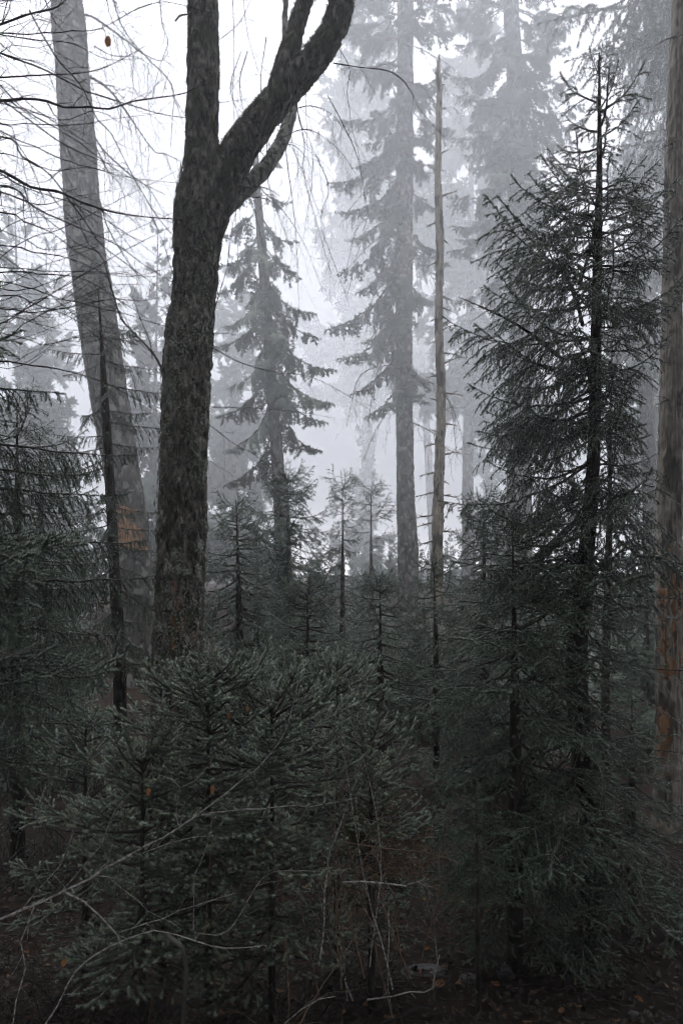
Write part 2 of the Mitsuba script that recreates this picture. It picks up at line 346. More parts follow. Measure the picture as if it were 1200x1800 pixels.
def px_rows(px, Y, to_ground=True, sink=0.12):
    """Stem rows (x, y, z, r), foot first, from picture rows (px, py, r in px) listed top first, all at about distance Y."""
    rows = [np.r_[W(a, b, Y if len(rest) == 1 else Y + rest[1]), rest[0] / F * Y] for a, b, *rest in px][::-1]
    if to_ground:
        f = rows[0].copy()
        g = float(ground(f[0], f[1])) - sink
        if f[2] > g + 0.05:
            d = rows[0] - rows[1]
            f = rows[0] + d * min(1.0, (f[2] - g) / max(0.05, -d[2])) * 0.3
            f[2] = g; f[3] = rows[0][3] * 1.12
            rows = [f] + rows
    return np.array(rows)

def along(rows, z):
    o = np.argsort(rows[:, 2])
    return np.array([np.interp(z, rows[o, 2], rows[o, k]) for k in (0, 1, 2, 3)])

def conifer(tree, rows, Y, top, bottom, prof, pitch, style, dz, nper, seed, drops=0.0, keep=1.0, bias=None, sides=16, mat='mat_bark_dark', trunk=True, tip=True, lib2=None):
    """Trunk and boughs of one conifer. top, bottom: picture rows of the crown; prof: (row, half width in px); pitch: (row, degrees)."""
    rng = np.random.default_rng(seed)
    if trunk:
        put(part(tree, 'trunk'), trunk_mesh(spline(rows, 0.25), sides, 0.10, 0.10, 16, 0.35, seed), mat)
    zt, zb = EYE + (HORIZON - top) / F * Y, EYE + (HORIZON - bottom) / F * Y
    pr, pt = np.array(prof, float), np.array(pitch, float)
    z = zt - 0.02
    az = rng.random() * 6.28
    while z > zb:
        row = HORIZON - (z - EYE) * F / Y
        w = np.interp(row, pr[:, 0], pr[:, 1]) / F * Y
        for i in range(nper):
            if rng.random() > keep: continue
            ln = w * rng.uniform(0.70, 1.12)
            use = 'spruce' if style == 'mid' and ln < 0.42 else style
            a = az + i * 2 * math.pi / nper + rng.normal(0, 0.3)
            zz = z + rng.uniform(-0.5, 0.5) * dz
            if zz > zt: continue
            o = along(rows, zz)
            if bias is not None: ln *= bias(a, row)
            e = math.radians(np.interp(row, pt[:, 0], pt[:, 1]) + rng.normal(0, 7))
            X = np.array([math.cos(a) * math.cos(e), math.sin(a) * math.cos(e), math.sin(e)])
            bough(tree, use, o[:3] + X * o[3] * 0.4, X, max(0.12, ln / max(0.55, math.cos(e))), rng, rng.normal(0, 0.12), drops)
        az += 2.4
        z -= dz * rng.uniform(0.8, 1.2) * (0.55 if zt - z < 0.12 * (zt - zb) else 1.0)
    if tip:
        o = along(rows, zt)
        bough(tree, lib2 or ('spruce' if style == 'mid' else style), o[:3] - [0, 0, 0.1], np.array([0.05, 0.02, 1.0]), max(0.16, 0.10 * Y / 3), rng, 0, 0, 'leader')

def whole_tree(g, seed, H, R, style, base=0.22, dz=0.5, nper=5, trunk_r=0.18):
    """A far tree as one crown and one trunk, for instances: origin at its foot."""
    rng = np.random.default_rng(seed)
    parts, norms, z = [], [], H
    lib = LIB[style]
    while z > H * base:
        f = (H - z) / (H * (1 - base))
        for i in range(nper):
            if rng.random() < 0.22: continue
            a = rng.random() * 6.28
            ln = max(0.3, R * (0.08 + f ** 0.75) * rng.uniform(0.6, 1.1))
            e = math.radians(30 - 50 * f + rng.normal(0, 8))
            X = np.array([math.cos(a) * math.cos(e), math.sin(a) * math.cos(e), math.sin(e)])
            L, gg, _ = min(lib, key=lambda q: abs(math.log(q[0] / ln)) + 0.3 * rng.random())
            m = mat4([0, 0, z + rng.uniform(-0.3, 0.3) * dz], X, [0, 0, 1.0], ln / L)
            for c in ('wood', 'needles'):
                v, ff, nn = meshkit.WRITTEN[scene[gg][c]['filename']][:3]
                parts.append((v @ m[:3, :3].T + m[:3, 3], ff)); norms.append(unit(nn @ m[:3, :3].T))
        z -= dz * rng.uniform(0.7, 1.3)
    zs = np.linspace(-0.6, H, 9)
    rows = np.stack([0.1 * np.sin(zs * 0.3 + seed), 0 * zs, zs, trunk_r * (1 - zs / H * 0.93)], 1)
    scene[g] = {'type': 'shapegroup', 'trunk': mikit.ply(trunk_mesh(rows, 9, 0.6, 0.1, 4, 0.3, seed), 'mat_bark_grey', smooth=True),
                'crown': needle_ply((*join(parts), np.vstack(norms)), 'mat_spruce_even')}

def bare(points, r0, r1, rng, subs=0, sub_len=0.3, sides=5, jit=0.01, droop=0.0, sub_r=0.5, deep=True, buds=True):
    """A bare branch through 3D points with alternating side twigs; one mesh."""
    p = spline(points, 0.05)
    n = len(p)
    L = np.linalg.norm(p[-1] - p[0])
    p = p + np.cumsum(rng.normal(0, jit * 0.12, (n, 3)), 0) * np.sin(np.linspace(0, np.pi, n))[:, None]
    rr = np.linspace(r0, r1, n) * (1 + 0.12 * rng.normal(size=n))
    out = [tube(p, rr, sides)]
    for s in range(subs):
        i = int(n * (0.12 + 0.85 * (s + rng.random()) / subs)); i = min(max(i, 1), n - 2)
        ax = unit(p[i + 1] - p[i - 1])
        r = rng.normal(size=3) + [0, 0, -droop]
        r = unit(r - (r @ ax) * ax)
        a = math.radians(rng.uniform(30, 60))
        d = ax * math.cos(a) + r * math.sin(a)
        l = sub_len * rng.uniform(0.4, 1.3) * (1 - 0.5 * i / n)
        m = max(4, int(l / 0.06))
        u = np.linspace(0, 1, m)[:, None]
        c = p[i] + l * (d * u + np.array([0, 0, -droop * 0.5]) * u**2) + np.cumsum(rng.normal(0, 0.022 * l, (m, 3)), 0) * (u > 0)
        q0 = rr[i] * sub_r
        out.append(tube(c, np.linspace(q0, max(q0 * 0.35, r1 * 0.45), m), 4 if sides > 4 else 3))
        if deep and l > 0.10:
            for _ in range(int(rng.integers(1, 4))):
                k = int(rng.integers(1, m - 1))
                d2 = unit(c[k + 1] - c[k - 1] + rng.normal(0, 0.6, 3))
                l2 = l * rng.uniform(0.2, 0.5)
                u2 = np.linspace(0, 1, 4)[:, None]
                c2 = c[k] + l2 * (d2 * u2 + np.array([0, 0, -droop * 0.4]) * u2**2)
                out.append(tube(c2, np.linspace(q0 * 0.5, max(q0 * 0.25, r1 * 0.4), 4), 3))
    if buds:
        for i in range(3, n - 1, 3):
            d = unit(rng.normal(size=3)); w = rr[i]
            out.append(tube(np.array([p[i], p[i] + d * w * 1.6, p[i] + d * w * 2.6]), [w * 0.8, w * 0.6, w * 0.2], 3, False))
    return join(out)

def PX(pts, Y):
    """Picture points (px, py) or (px, py, Y) to places."""
    return np.array([W(q[0], q[1], q[2] if len(q) > 2 else Y) for q in pts])

# ================================================================== SETTING: the forest floor
gx = np.concatenate([np.linspace(-124, -9, 55), np.linspace(-8.8, 8.8, 150), np.linspace(9, 124, 55)])
gy = np.concatenate([np.linspace(-30, 0.8, 30), np.linspace(1, 12, 120), np.linspace(12.3, 151, 90)])
GX, GY = np.meshgrid(gx, gy, indexing='ij')
GZ = ground(GX, GY)
near = np.exp(-((GX / 7) ** 2 + ((GY - 4) / 6) ** 2))
GZ = GZ + near * 0.07 * (meshkit.fbm(np.stack([GX * 5, GY * 5, 0 * GX], -1), 3, 2) - 0.5)
i, j = np.meshgrid(np.arange(len(gx) - 1), np.arange(len(gy) - 1), indexing='ij')
m = len(gy)
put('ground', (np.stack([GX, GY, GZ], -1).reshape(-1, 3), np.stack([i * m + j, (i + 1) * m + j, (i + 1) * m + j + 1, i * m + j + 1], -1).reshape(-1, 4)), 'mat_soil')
labels['ground'] = {'label': 'dark forest floor of soil and rotting leaves', 'category': 'ground', 'kind': 'structure'}

# ================================================================== THE BIG FORKED BROADLEAF TREE
tree = thing('forked_tree', 'big mossy broadleaf tree in front whose trunk forks into two heavy limbs', 'tree')
Y = 7.5
big = px_rows([(352, -260, 18), (356, -100, 22), (357, 0, 23.5), (357, 100, 24.5), (356, 200, 25), (353, 290, 27), (350, 350, 36), (348, 410, 38), (345, 470, 35), (340, 530, 34), (334, 590, 38),
               (329, 660, 38), (325, 740, 37), (322, 830, 37.5), (320, 920, 38.5), (318, 1010, 39), (316, 1100, 40), (314, 1200, 42), (312, 1330, 45), (310, 1440, 52)], Y)
put(part(tree, 'trunk'), trunk_mesh(big, 190, 0.013, 0.20, 8, 0.28, 3, 0.35, 0.020), 'mat_bark_mossy')
limb = px_rows([(618, -220, 14), (606, -60, 18), (597, 20, 21), (574, 72, 21), (535, 122, 23), (490, 172, 24), (453, 217, 26), (418, 265, 28), (388, 318, 31), (364, 385, 32), (350, 450, 26)], Y, False)
put(part(tree, 'limb'), trunk_mesh(limb, 120, 0.016, 0.22, 9, 0.5, 8, 0, 0.016), 'mat_bark_mossy')
limb2 = px_rows([(574, -180, 8), (548, -30, 10), (532, 10, 12), (519, 55, 14), (507, 100, 18), (496, 150, 22), (488, 175, 20)], Y, False)
put(part(tree, 'limb'), trunk_mesh(limb2, 64, 0.018, 0.20, 10, 0.5, 12, 0, 0.012), 'mat_bark_mossy')
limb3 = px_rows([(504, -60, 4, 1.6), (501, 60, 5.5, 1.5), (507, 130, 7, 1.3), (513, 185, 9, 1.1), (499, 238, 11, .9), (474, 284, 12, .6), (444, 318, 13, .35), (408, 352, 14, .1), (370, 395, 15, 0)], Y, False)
put(part(tree, 'limb'), trunk_mesh(limb3, 64, 0.02, 0.20, 10, 0.5, 15, 0, 0.012), 'mat_bark_lichen_haze')
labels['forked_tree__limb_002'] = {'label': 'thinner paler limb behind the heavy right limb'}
rng = np.random.default_rng(11)
B = [  # branches of the forked tree: (picture points, distance, r0, r1 in mm, twigs, twig length, droop)
    ([(292, 668), (272, 625), (238, 585), (214, 558), (196, 505), (180, 455), (150, 420), (120, 330)], 7.3, 26, 6, 12, 0.7, 0.1),
    ([(268, 630), (262, 595), (240, 540), (222, 480)], 7.2, 13, 4, 7, 0.4, 0.1),
    ([(370, 570), (384, 520), (398, 470), (404, 420), (415, 372), (420, 340)], 7.1, 11, 3, 9, 0.4, 0),
    ([(404, 420), (450, 372), (498, 320)], 7.1, 5, 2, 5, 0.25, 0),
    ([(372, 610), (420, 635), (480, 652), (540, 660), (600, 690), (650, 720)], 7.2, 11, 3, 10, 0.5, 0.5),
    ([(366, 715), (440, 718), (520, 724), (590, 735)], 7.1, 9, 3, 8, 0.4, 0.3),
    ([(365, 745), (385, 760), (412, 780), (450, 800), (480, 825)], 7.0, 10, 3, 9, 0.35, 0.5),
    ([(362, 800), (375, 815), (400, 830), (424, 845)], 7.0, 7, 2, 6, 0.25, 0.5),
    ([(430, 330), (455, 328), (478, 335), (492, 345)], 7.4, 14, 4, 12, 0.16, 0.2),
    ([(425, 342), (450, 346), (470, 340), (487, 346)], 7.4, 11, 4, 10, 0.14, 0.2),
    ([(520, 190), (546, 186), (580, 200), (610, 235)], 8.0, 12, 4, 9, 0.7, 1.2),
    ([(498, 240), (530, 227), (560, 235), (600, 270), (640, 330)], 8.0, 11, 3, 10, 0.8, 1.2),
    ([(494, 252), (516, 256), (540, 280), (548, 300)], 8.0, 10, 3, 9, 0.7, 1.3),
    ([(440, 345), (480, 355), (520, 400), (550, 460), (570, 520)], 7.6, 9, 3, 10, 0.6, 0.8),
    ([(585, 110), (630, 118), (690, 130), (720, 165), (740, 200), (790, 250)], 7.6, 13, 4, 10, 0.7, 0.7),
    ([(345, 5), (330, 24), (316, 26), (308, 36)], 7.2, 22, 16, 0, 0.1, 0),
    ([(385, 70), (420, 40), (440, 0), (455, -60)], 7.5, 8, 3, 8, 0.6, 0.3),
    ([(380, 180), (415, 175), (440, 172)], 7.5, 7, 3, 6, 0.3, 0.4),
    ([(500, 130), (470, 190), (430, 250), (405, 258)], 7.9, 8, 3, 8, 0.5, 0.6),
    ([(318, 500), (300, 470), (290, 430), (270, 380), (262, 330), (230, 250)], 7.0, 9, 3, 10, 0.6, 0),
    ([(305, 560), (285, 520), (280, 470)], 7.0, 7, 3, 6, 0.4, 0),
]
for pts, y, r0, r1, n, l, dp in B:
    put(part(tree, 'branch'), bare(PX(pts, y), r0 / 2000, r1 / 2000, rng, n, l, 6, 0.02, dp), 'mat_bark_grey' if r0 > 12 else 'mat_branch_dark')

def lichen_tuft(c, nrm, size, rng, n=36):
    out = []
    nrm = unit(np.asarray(nrm, float))
    for _ in range(n):
        o = c + rng.normal(0, size * 0.35, 3) * (1 - 0.7 * np.abs(nrm)) * [1, 1, 1.4] + nrm * 0.004
        d = unit(nrm * 0.7 + rng.normal(0, 0.6, 3) + [0, 0, -0.5])
        s = size * rng.uniform(0.15, 0.4)
        w = unit(np.cross(d, rng.normal(size=3))) * s * 0.38
        v = np.array([o, o + d * s * 0.5 + w, o + d * s * rng.uniform(0.8, 1.2), o + d * s * 0.5 - w])
        out.append((v, np.array([[0, 1, 2], [0, 2, 3]])))
    return join(out)

rng = np.random.default_rng(5)
for px_, py_, s in [(350, 962, 0.055), (347, 1000, 0.05), (348, 1012, 0.045), (310, 996, 0.05), (323, 998, 0.045), (299, 905, 0.03), (285, 1003, 0.05), (288, 988, 0.04), (333, 1005, 0.035), (318, 975, 0.03), (304, 918, 0.03),
                    (328, 920, 0.025), (283, 885, 0.03), (297, 1098, 0.035), (286, 1080, 0.035), (352, 1155, 0.03), (330, 1140, 0.02), (312, 1062, 0.02), (360, 1130, 0.03), (325, 850, 0.025), (300, 690, 0.04), (346, 700, 0.03), (318, 620, 0.04)]:
    w = W(px_, py_, Y)
    o = along(big, w[2])
    x = np.clip((w[0] - o[0]) / o[3], -0.97, 0.97)
    nn = np.array([x, -math.sqrt(1 - x * x), 0])
    k = part(tree, 'lichen'); put(k, lichen_tuft(o[:3] + nn * (o[3] + 0.05), nn, s * 1.6, rng, 80), 'mat_lichen', False); labels[k] = {'kind': 'stuff'}
# loose bark flakes and moss cushions standing proud of the trunk
fl = []
for _ in range(2600):
    z = rng.uniform(-1.0, 6.2); a = rng.uniform(math.pi, 2 * math.pi)
    o = along(big, z); nn = np.array([math.cos(a), math.sin(a), 0])
    tt = np.array([-nn[1], nn[0], 0]); h, wd = rng.uniform(0.012, 0.05), rng.uniform(0.006, 0.018)
    c = o[:3] + nn * (o[3] + rng.uniform(0.0, 0.045))
    lift = nn * rng.uniform(0.004, 0.016)
    up = np.array([rng.normal(0, 0.1), 0, 1.0])
    fl.append((np.array([c - tt * wd - up * h + lift, c + tt * wd - up * h * 0.7, c + tt * wd * 0.7 + up * h, c - tt * wd * 0.8 + up * h * 0.8 + lift * 0.3]), np.array([[0, 1, 2], [0, 2, 3]])))
k = part(tree, 'bark_flakes'); put(k, join(fl), 'mat_bark_mossy', False); labels[k] = {'kind': 'stuff', 'label': 'small loose bark flakes all over the trunk'}

mo = []
for rows_, n_ in ((limb, 5200), (limb2, 1200), (big, 4200)):
    q = spline(rows_, 0.02); tq = unit(np.gradient(q[:, :3], axis=0))
    for i_ in rng.integers(0, len(q), n_):
        if meshkit.noise(q[i_, :3] * 3.0, 5) < 0.35: continue
        r_ = rng.normal(size=3) + [-0.2, -0.4, 0.5]; r_ = unit(r_ - (r_ @ tq[i_]) * tq[i_])
        c = q[i_, :3] + r_ * (q[i_, 3] * 1.0 + 0.012); d = unit(r_ + rng.normal(0, 0.5, 3)); w = unit(np.cross(d, rng.normal(size=3))) * rng.uniform(0.003, 0.007)
        mo.append((np.array([c - w, c + w, c + d * rng.uniform(0.012, 0.035)]), np.array([[0, 1, 2]])))
k = part(tree, 'moss'); put(k, join(mo), 'mat_moss', False); labels[k] = {'kind': 'stuff', 'label': 'short moss tufts along the limbs and trunk'}

# ================================================================== TALL TRUNKS IN THE FOG
tree = thing('leaning_tree', 'tall grey leaning trunk in fog at the left with an orange wound near its foot', 'tree')
Y = 18.0
left = px_rows([(108, -180, 20), (114, -60, 24), (119, 20, 27), (127, 120, 28), (135, 220, 29), (142, 330, 30), (152, 430, 31), (165, 520, 32), (180, 620, 32), (196, 720, 31), (213, 820, 30), (228, 930, 31), (236, 1040, 32), (240, 1130, 34)], Y)
put(part(tree, 'trunk'), trunk_mesh(left, 110, 0.03, 0.20, 4, 0.25, 21, 0.2, 0.012), 'mat_bark_grey')
rng = np.random.default_rng(23)
for pts, y, r0, r1, n, l, dp in [
    ([(150, 130), (190, 155), (230, 205), (268, 262), (290, 270), (330, 290)], 18.0, 65, 14, 14, 1.76, 0.9), ([(136, 25), (160, 28), (195, 50), (240, 85), (290, 130), (306, 158), (304, 200), (300, 260)], 18.0, 58, 12, 14, 1.76, 1.0),
    ([(158, 225), (180, 260), (215, 295), (262, 330), (290, 380)], 18.0, 52, 12, 12, 1.49, 0.8), ([(160, 240), (185, 295), (212, 330), (225, 380)], 18.0, 42, 10, 9, 1.22, 0.8),
    ([(195, -20), (215, 45), (250, 90), (283, 105), (300, 80)], 18.7, 52, 12, 12, 1.49, 0.6), ([(280, -10), (286, 45), (297, 78), (280, 130), (262, 200)], 18.7, 34, 10, 9, 1.35, 0.8),
    ([(112, 290), (95, 308), (75, 318), (50, 316)], 18.0, 29, 7, 7, 0.81, 0.3), ([(140, 25), (100, 40), (60, 34), (30, 60), (14, 90)], 18.7, 34, 10, 12, 0.81, 1.2),
    ([(172, 340), (190, 400), (215, 445), (240, 480), (250, 520)], 18.0, 42, 10, 9, 1.08, 0.9), ([(125, 410), (118, 425), (120, 450)], 18.0, 65, 24, 5, 0.41, 1.0),
    ([(165, 80), (200, 98), (240, 100), (270, 118)], 17.6, 31, 10, 11, 1.35, 1.4)]:
    put(part(tree, 'branch'), bare(PX(pts, y), r0 / 2000, r1 / 2000, rng, n, l, 5, 0.03, dp), 'mat_bark_grey')

def wound(tree, rows, Y, poly, mat, sides=26, proud=1.012, lab=None):
    """Bark-free patch on a stem: a curved shield set slightly proud, following the stem between the picture rows of poly (row, x left, x right)."""
    py = np.linspace(poly[0][0], poly[-1][0], 40)
    xl, xr = (np.interp(py, [q[0] for q in poly], [q[k] for q in poly]) for k in (1, 2))
    rg = np.random.default_rng(int(poly[0][0]))
    V = []
    for r_, a, b in zip(py, xl, xr):
        o = along(rows, EYE + (HORIZON - r_) / F * Y)
        e_ = np.array([[r_ * 0.09, 0, 0], [r_ * 0.09, 7, 0], [r_ * 0.4, 3, 0], [r_ * 0.4, 9, 0]])
        j_ = meshkit.noise(e_, 3) - 0.5
        a, b = a + (j_[0] * 0.42 + j_[2] * 0.3) * (xr.max() - xl.min()), b + (j_[1] * 0.42 + j_[3] * 0.3) * (xr.max() - xl.min())
        if b < a + 2: b = a + 2
        xs = np.clip((np.linspace(a, b, sides) - 600) / F * Y, o[0] - 0.985 * o[3], o[0] + 0.985 * o[3])
        u = (xs - o[0]) / o[3]
        rr = o[3] * (proud + 0.035 * meshkit.fbm(np.stack([xs * 40, 0 * xs, np.full(sides, r_ * 0.01)], -1), 2, 3))
        V.append(np.stack([o[0] + u * rr, o[1] - np.sqrt(1 - u * u) * rr, np.full(sides, o[2])], -1))
    V = np.array(V)
    i, j = np.meshgrid(np.arange(len(py) - 1), np.arange(sides - 1), indexing='ij')
    f = np.stack([i * sides + j, i * sides + j + 1, (i + 1) * sides + j + 1, (i + 1) * sides + j], -1).reshape(-1, 4)
    k = part(tree, 'bare_wood'); put(k, (V.reshape(-1, 3), f), mat)
    sp = []
    for _ in range(90):
        r_ = rg.uniform(poly[0][0], poly[-1][0]); e = int((r_ - poly[0][0]) / (poly[-1][0] - poly[0][0]) * 39)
        c = V[e, rg.choice([0, 1, 2, sides - 1, sides - 2, sides - 3, int(rg.integers(0, sides))])]
        h, w_ = rg.uniform(0.02, 0.10) * Y / 9, rg.uniform(0.003, 0.009) * Y / 9
        o_ = np.array([rg.normal(0, 0.01), -rg.uniform(0.004, 0.02), 0])
        sp.append((np.array([c + [-w_, 0.004, 0], c + [w_, 0.004, 0], c + o_ + [0, 0, h * rg.choice([-1, 1])], c + [0, -0.01, 0]]), np.array([[0, 3, 2], [3, 1, 2]])))
    k2 = part(tree, 'splinters'); put(k2, join(sp), mat, False); labels[k2] = {'kind': 'stuff', 'label': 'torn splinters round the bare wood'}
    labels[k] = {'label': lab or 'orange bark-free wood'}

wound(tree, left, Y, [(892, 222, 228), (905, 219, 238), (930, 217, 252), (950, 215, 258), (962, 226, 260), (968, 246, 260)], 'mat_wood_orange', lab='orange torn wood low on the leaning trunk', proud=1.06)

tree = thing('tall_conifer', 'tall straight dark grey trunk in fog at the centre of the picture', 'tree')
Y = 29.0
cen = px_rows([(712, -260, 10), (712, -60, 12.5), (712, 100, 13), (711, 300, 13.5), (710, 600, 13.5), (711, 760, 14), (713, 880, 15), (716, 960, 17), (717, 1040, 17.5), (716, 1130, 19)], Y)
put(part(tree, 'trunk'), trunk_mesh(cen, 64, 0.05, 0.14, 5, 0.35, 31, 0.4, 0.03), 'mat_bark_grey')
def W_(x, y): return W(x, y, Y)
rng = np.random.default_rng(33)
# drooping limbs with hanging sprays: (start row, tip x, tip y)
def limbs(tree, rows, Y, spec, style, seed, bare_frac=0.0):
    rg = np.random.default_rng(seed)
    for sy, tx, ty, dY in spec:
        o = along(rows, EYE + (HORIZON - sy) / F * Y)
        tip = W(tx, ty, Y + dY)
        X = tip - o[:3]
        bough(tree, style, o[:3], unit(X), np.linalg.norm(X), rg, rg.normal(0, 0.15))
limbs(tree, cen, Y, [(60, 610, 40, 0.5), (100, 640, 140, -1), (20, 800, 60, .5), (130, 780, 160, -1), (170, 590, 215, 1), (200, 640, 260, -.5), (180, 800, 230, .6), (240, 580, 330, .5), (260, 770, 300, -1), (300, 610, 430, -.6),
                     (320, 770, 370, 1), (360, 600, 490, .5), (390, 790, 470, 1), (430, 580, 590, .6), (470, 640, 610, -1), (560, 620, 700, .5), (600, 650, 740, -.6), (640, 755, 690, .8), (340, 640, 380, 1), (440, 760, 540, -.8), (30, 660, -40, 1), (0, 580, -60, .4),
                     (90, 600, 120, -1), (210, 620, 300, .8), (-40, 640, 0, 1), (290, 590, 380, -.4), (410, 630, 520, 1), (520, 600, 640, -.4), (10, 600, 60, 1.4), (150, 690, 160, -1.6), (280, 700, 330, 1.8), (20, 740, 20, -1.8)], 'hazy', 34)
conifer(tree, cen, Y, -250, 260, [(-250, 60), (0, 110), (260, 95)], [(-250, 10), (200, -22), (480, -34)], 'hazy', 1.15, 4, 36, trunk=False, tip=False, keep=0.6)
rg = np.random.default_rng(35)
for pts in ([(705, 150), (680, 260), (640, 400), (610, 520)], [(705, 560), (670, 620), (655, 680)], [(718, 740), (760, 760), (790, 790), (830, 800)], [(704, 380), (690, 480), (680, 590), (690, 700)], [(704, 60), (650, 90), (600, 160)]):
    put(part(tree, 'branch'), bare(PX(pts, Y - 0.2), 0.028, 0.010, rg, 12, 1.6, 5, 0.03, 0.6), 'mat_bark_grey')
for q in range(18):
    sy, sd = rg.uniform(60, 720), -1 if rg.random() < 0.68 else 1
    ln = rg.uniform(50, 125) * sd
    pts = [(712, sy), (712 + ln * 0.4, sy + rg.uniform(-10, 30)), (712 + ln * 0.8, sy + rg.uniform(20, 70)), (712 + ln, sy + rg.uniform(50, 140))]
    put(part(tree, 'branch'), bare(PX(pts, Y - rg.uniform(0, 1.5)), 0.026, 0.009, rg, 12, 1.5, 4, 0.03, 0.9), 'mat_bark_grey')

tree = thing('dead_snag', 'thin dead barkless snag with short broken stubs beside the tall central trunk', 'dead tree')
Y = 16.0
sn = px_rows([(772, 95, 1), (770, 120, 3.2), (772, 170, 4.4), (769, 300, 5.5), (773, 430, 6.4), (771, 560, 6.4), (775, 700, 7.4), (771, 850, 8.4), (768, 1000, 10), (770, 1130, 12)], Y)
put(part(tree, 'trunk'), trunk_mesh(sn, 40, 0.025, 0.34, 9, 0.3, 41, 0, 0.012), 'mat_wood_bare')
rg = np.random.default_rng(42)
for sy, dx, dyy in [(150, 6, -4), (230, -8, 3), (345, 22, -12), (460, -12, 6), (520, 16, 6), (575, 10, -6), (620, 30, 6), (640, 20, -12), (690, 26, 6), (705, -12, -4), (722, 14, -9), (800, 22, -3), (865, -30, 10), (870, 22, 6), (905, -36, 8), (918, -30, 10), (880, 14, 10), (935, 26, -4), (780, -16, 4), (560, -10, 8), (130, -5, 2), (190, 7, 3), (270, 12, -5), (300, -10, -2), (390, -14, 6), (420, 9, 5), (485, -9, -4), (540, 15, 2), (600, -12, 5), (660, -18, 8), (745, 18, 6), (760, -10, -6), (830, -22, 6), (845, 12, 4), (950, -26, 12), (975, 20, 8)]:
    o = along(sn, EYE + (HORIZON - sy) / F * Y)
    s = np.sign(dx)
    p0 = o[:3] + [s * o[3] * 0.6, 0, 0]
    d = np.array([dx * 1.35, rg.normal(0, 8), -dyy]) / F * Y
    put(part(tree, 'stub'), bare(np.array([p0, p0 + d * 0.5 + [0, 0, 0.01], p0 + d]), 0.026, 0.007, rg, 4 if abs(dx) > 12 else 0, 0.22, 6, 0.03, 0.2), 'mat_wood_bare')

tree = thing('barkless_pine', 'weathered barkless trunk at the right edge with an orange patch low down', 'tree')
Y = 8.0
rt = px_rows([(1206, -200, 9), (1196, 0, 12), (1191, 100, 13), (1186, 220, 13.5), (1183, 400, 15), (1181, 560, 16), (1178, 760, 18), (1176, 900, 19.5), (1176, 1080, 20.5), (1175, 1250, 21), (1174, 1400, 22)], Y)
put(part(tree, 'trunk'), trunk_mesh(rt, 80, 0.02, 0.20, 11, 0.25, 51, 0.3, 0.010), 'mat_wood_bare')
wound(tree, rt, Y, [(965, 1158, 1168), (985, 1157, 1182), (1050, 1155, 1192), (1120, 1155, 1195), (1160, 1156, 1194), (1180, 1158, 1180), (1192, 1160, 1170)], 'mat_wood_orange', lab='orange bark-free wood low on the edge trunk', proud=1.05)
wound(tree, rt, Y, [(1240, 1155, 1160), (1262, 1154, 1168), (1330, 1153, 1166), (1372, 1155, 1160)], 'mat_wood_orange', lab='narrow orange streak below the orange patch', proud=1.05)
rg = np.random.default_rng(52)
for sy, tx, ty in [(60, 1150, 80), (250, 1160, 262), (330, 1150, 318), (110, 1230, 90), (480, 1150, 470), (700, 1150, 712), (830, 1150, 850)]:
    o = along(rt, EYE + (HORIZON - sy) / F * Y)
    tip = W(tx, ty, Y - 0.4)
    put(part(tree, 'stub'), bare(np.array([o[:3], (o[:3] + tip) / 2, tip]), 0.011, 0.003, rg, 4, 0.2, 5, 0.02, 0.4), 'mat_branch_dark')

tree = thing('dense_spruce', 'tall foggy spruce with heavy dark foliage behind the dead snag', 'tree')
Y = 31.0
dn = px_rows([(893, -200, 10), (897, 0, 13), (904, 120, 14), (910, 300, 16), (912, 450, 17), (912, 700, 19), (912, 900, 22)], Y)
put(part(tree, 'trunk'), trunk_mesh(dn, 24, 0.10, 0.10, 6, 0.35, 61), 'mat_bark_grey')
limbs(tree, dn, Y, [(a, b, c, d) for a, b, c, d in [(-60, 800, -40, .5), (-40, 990, -20, 0), (0, 790, 30, 1), (20, 1010, 50, -1), (50, 830, 80, -1.5), (60, 980, 90, 1.5), (100, 790, 140, .5), (100, 1000, 150, .5), (150, 830, 190, -1),
      (160, 980, 200, -1), (190, 790, 250, .8), (200, 990, 260, 1), (230, 820, 300, -1.2), (240, 960, 310, -1), (250, 850, 300, 1.5), (280, 790, 370, .6), (290, 1000, 370, 1), (310, 830, 400, -1), (320, 850, 380, .8), (340, 960, 410, 1),
      (350, 790, 450, 1), (380, 840, 470, -1), (400, 1000, 480, -1), (430, 800, 540, 1), (470, 830, 590, -1), (500, 1000, 600, 1), (250, 930, 330, -2), (180, 900, 260, -2), (90, 900, 170, -2), (310, 900, 390, -2), (220, 860, 320, -2), (30, 880, 110, -2), (270, 840, 340, -.4), (330, 880, 410, 2), (210, 940, 280, 2)]], 'hazy', 62)

conifer(tree, dn, Y, -190, 430, [(-190, 60), (0, 105), (300, 110), (430, 90)], [(-190, 10), (200, -18), (430, -30)], 'hazy', 0.95, 5, 63, trunk=False, tip=False, keep=0.75)

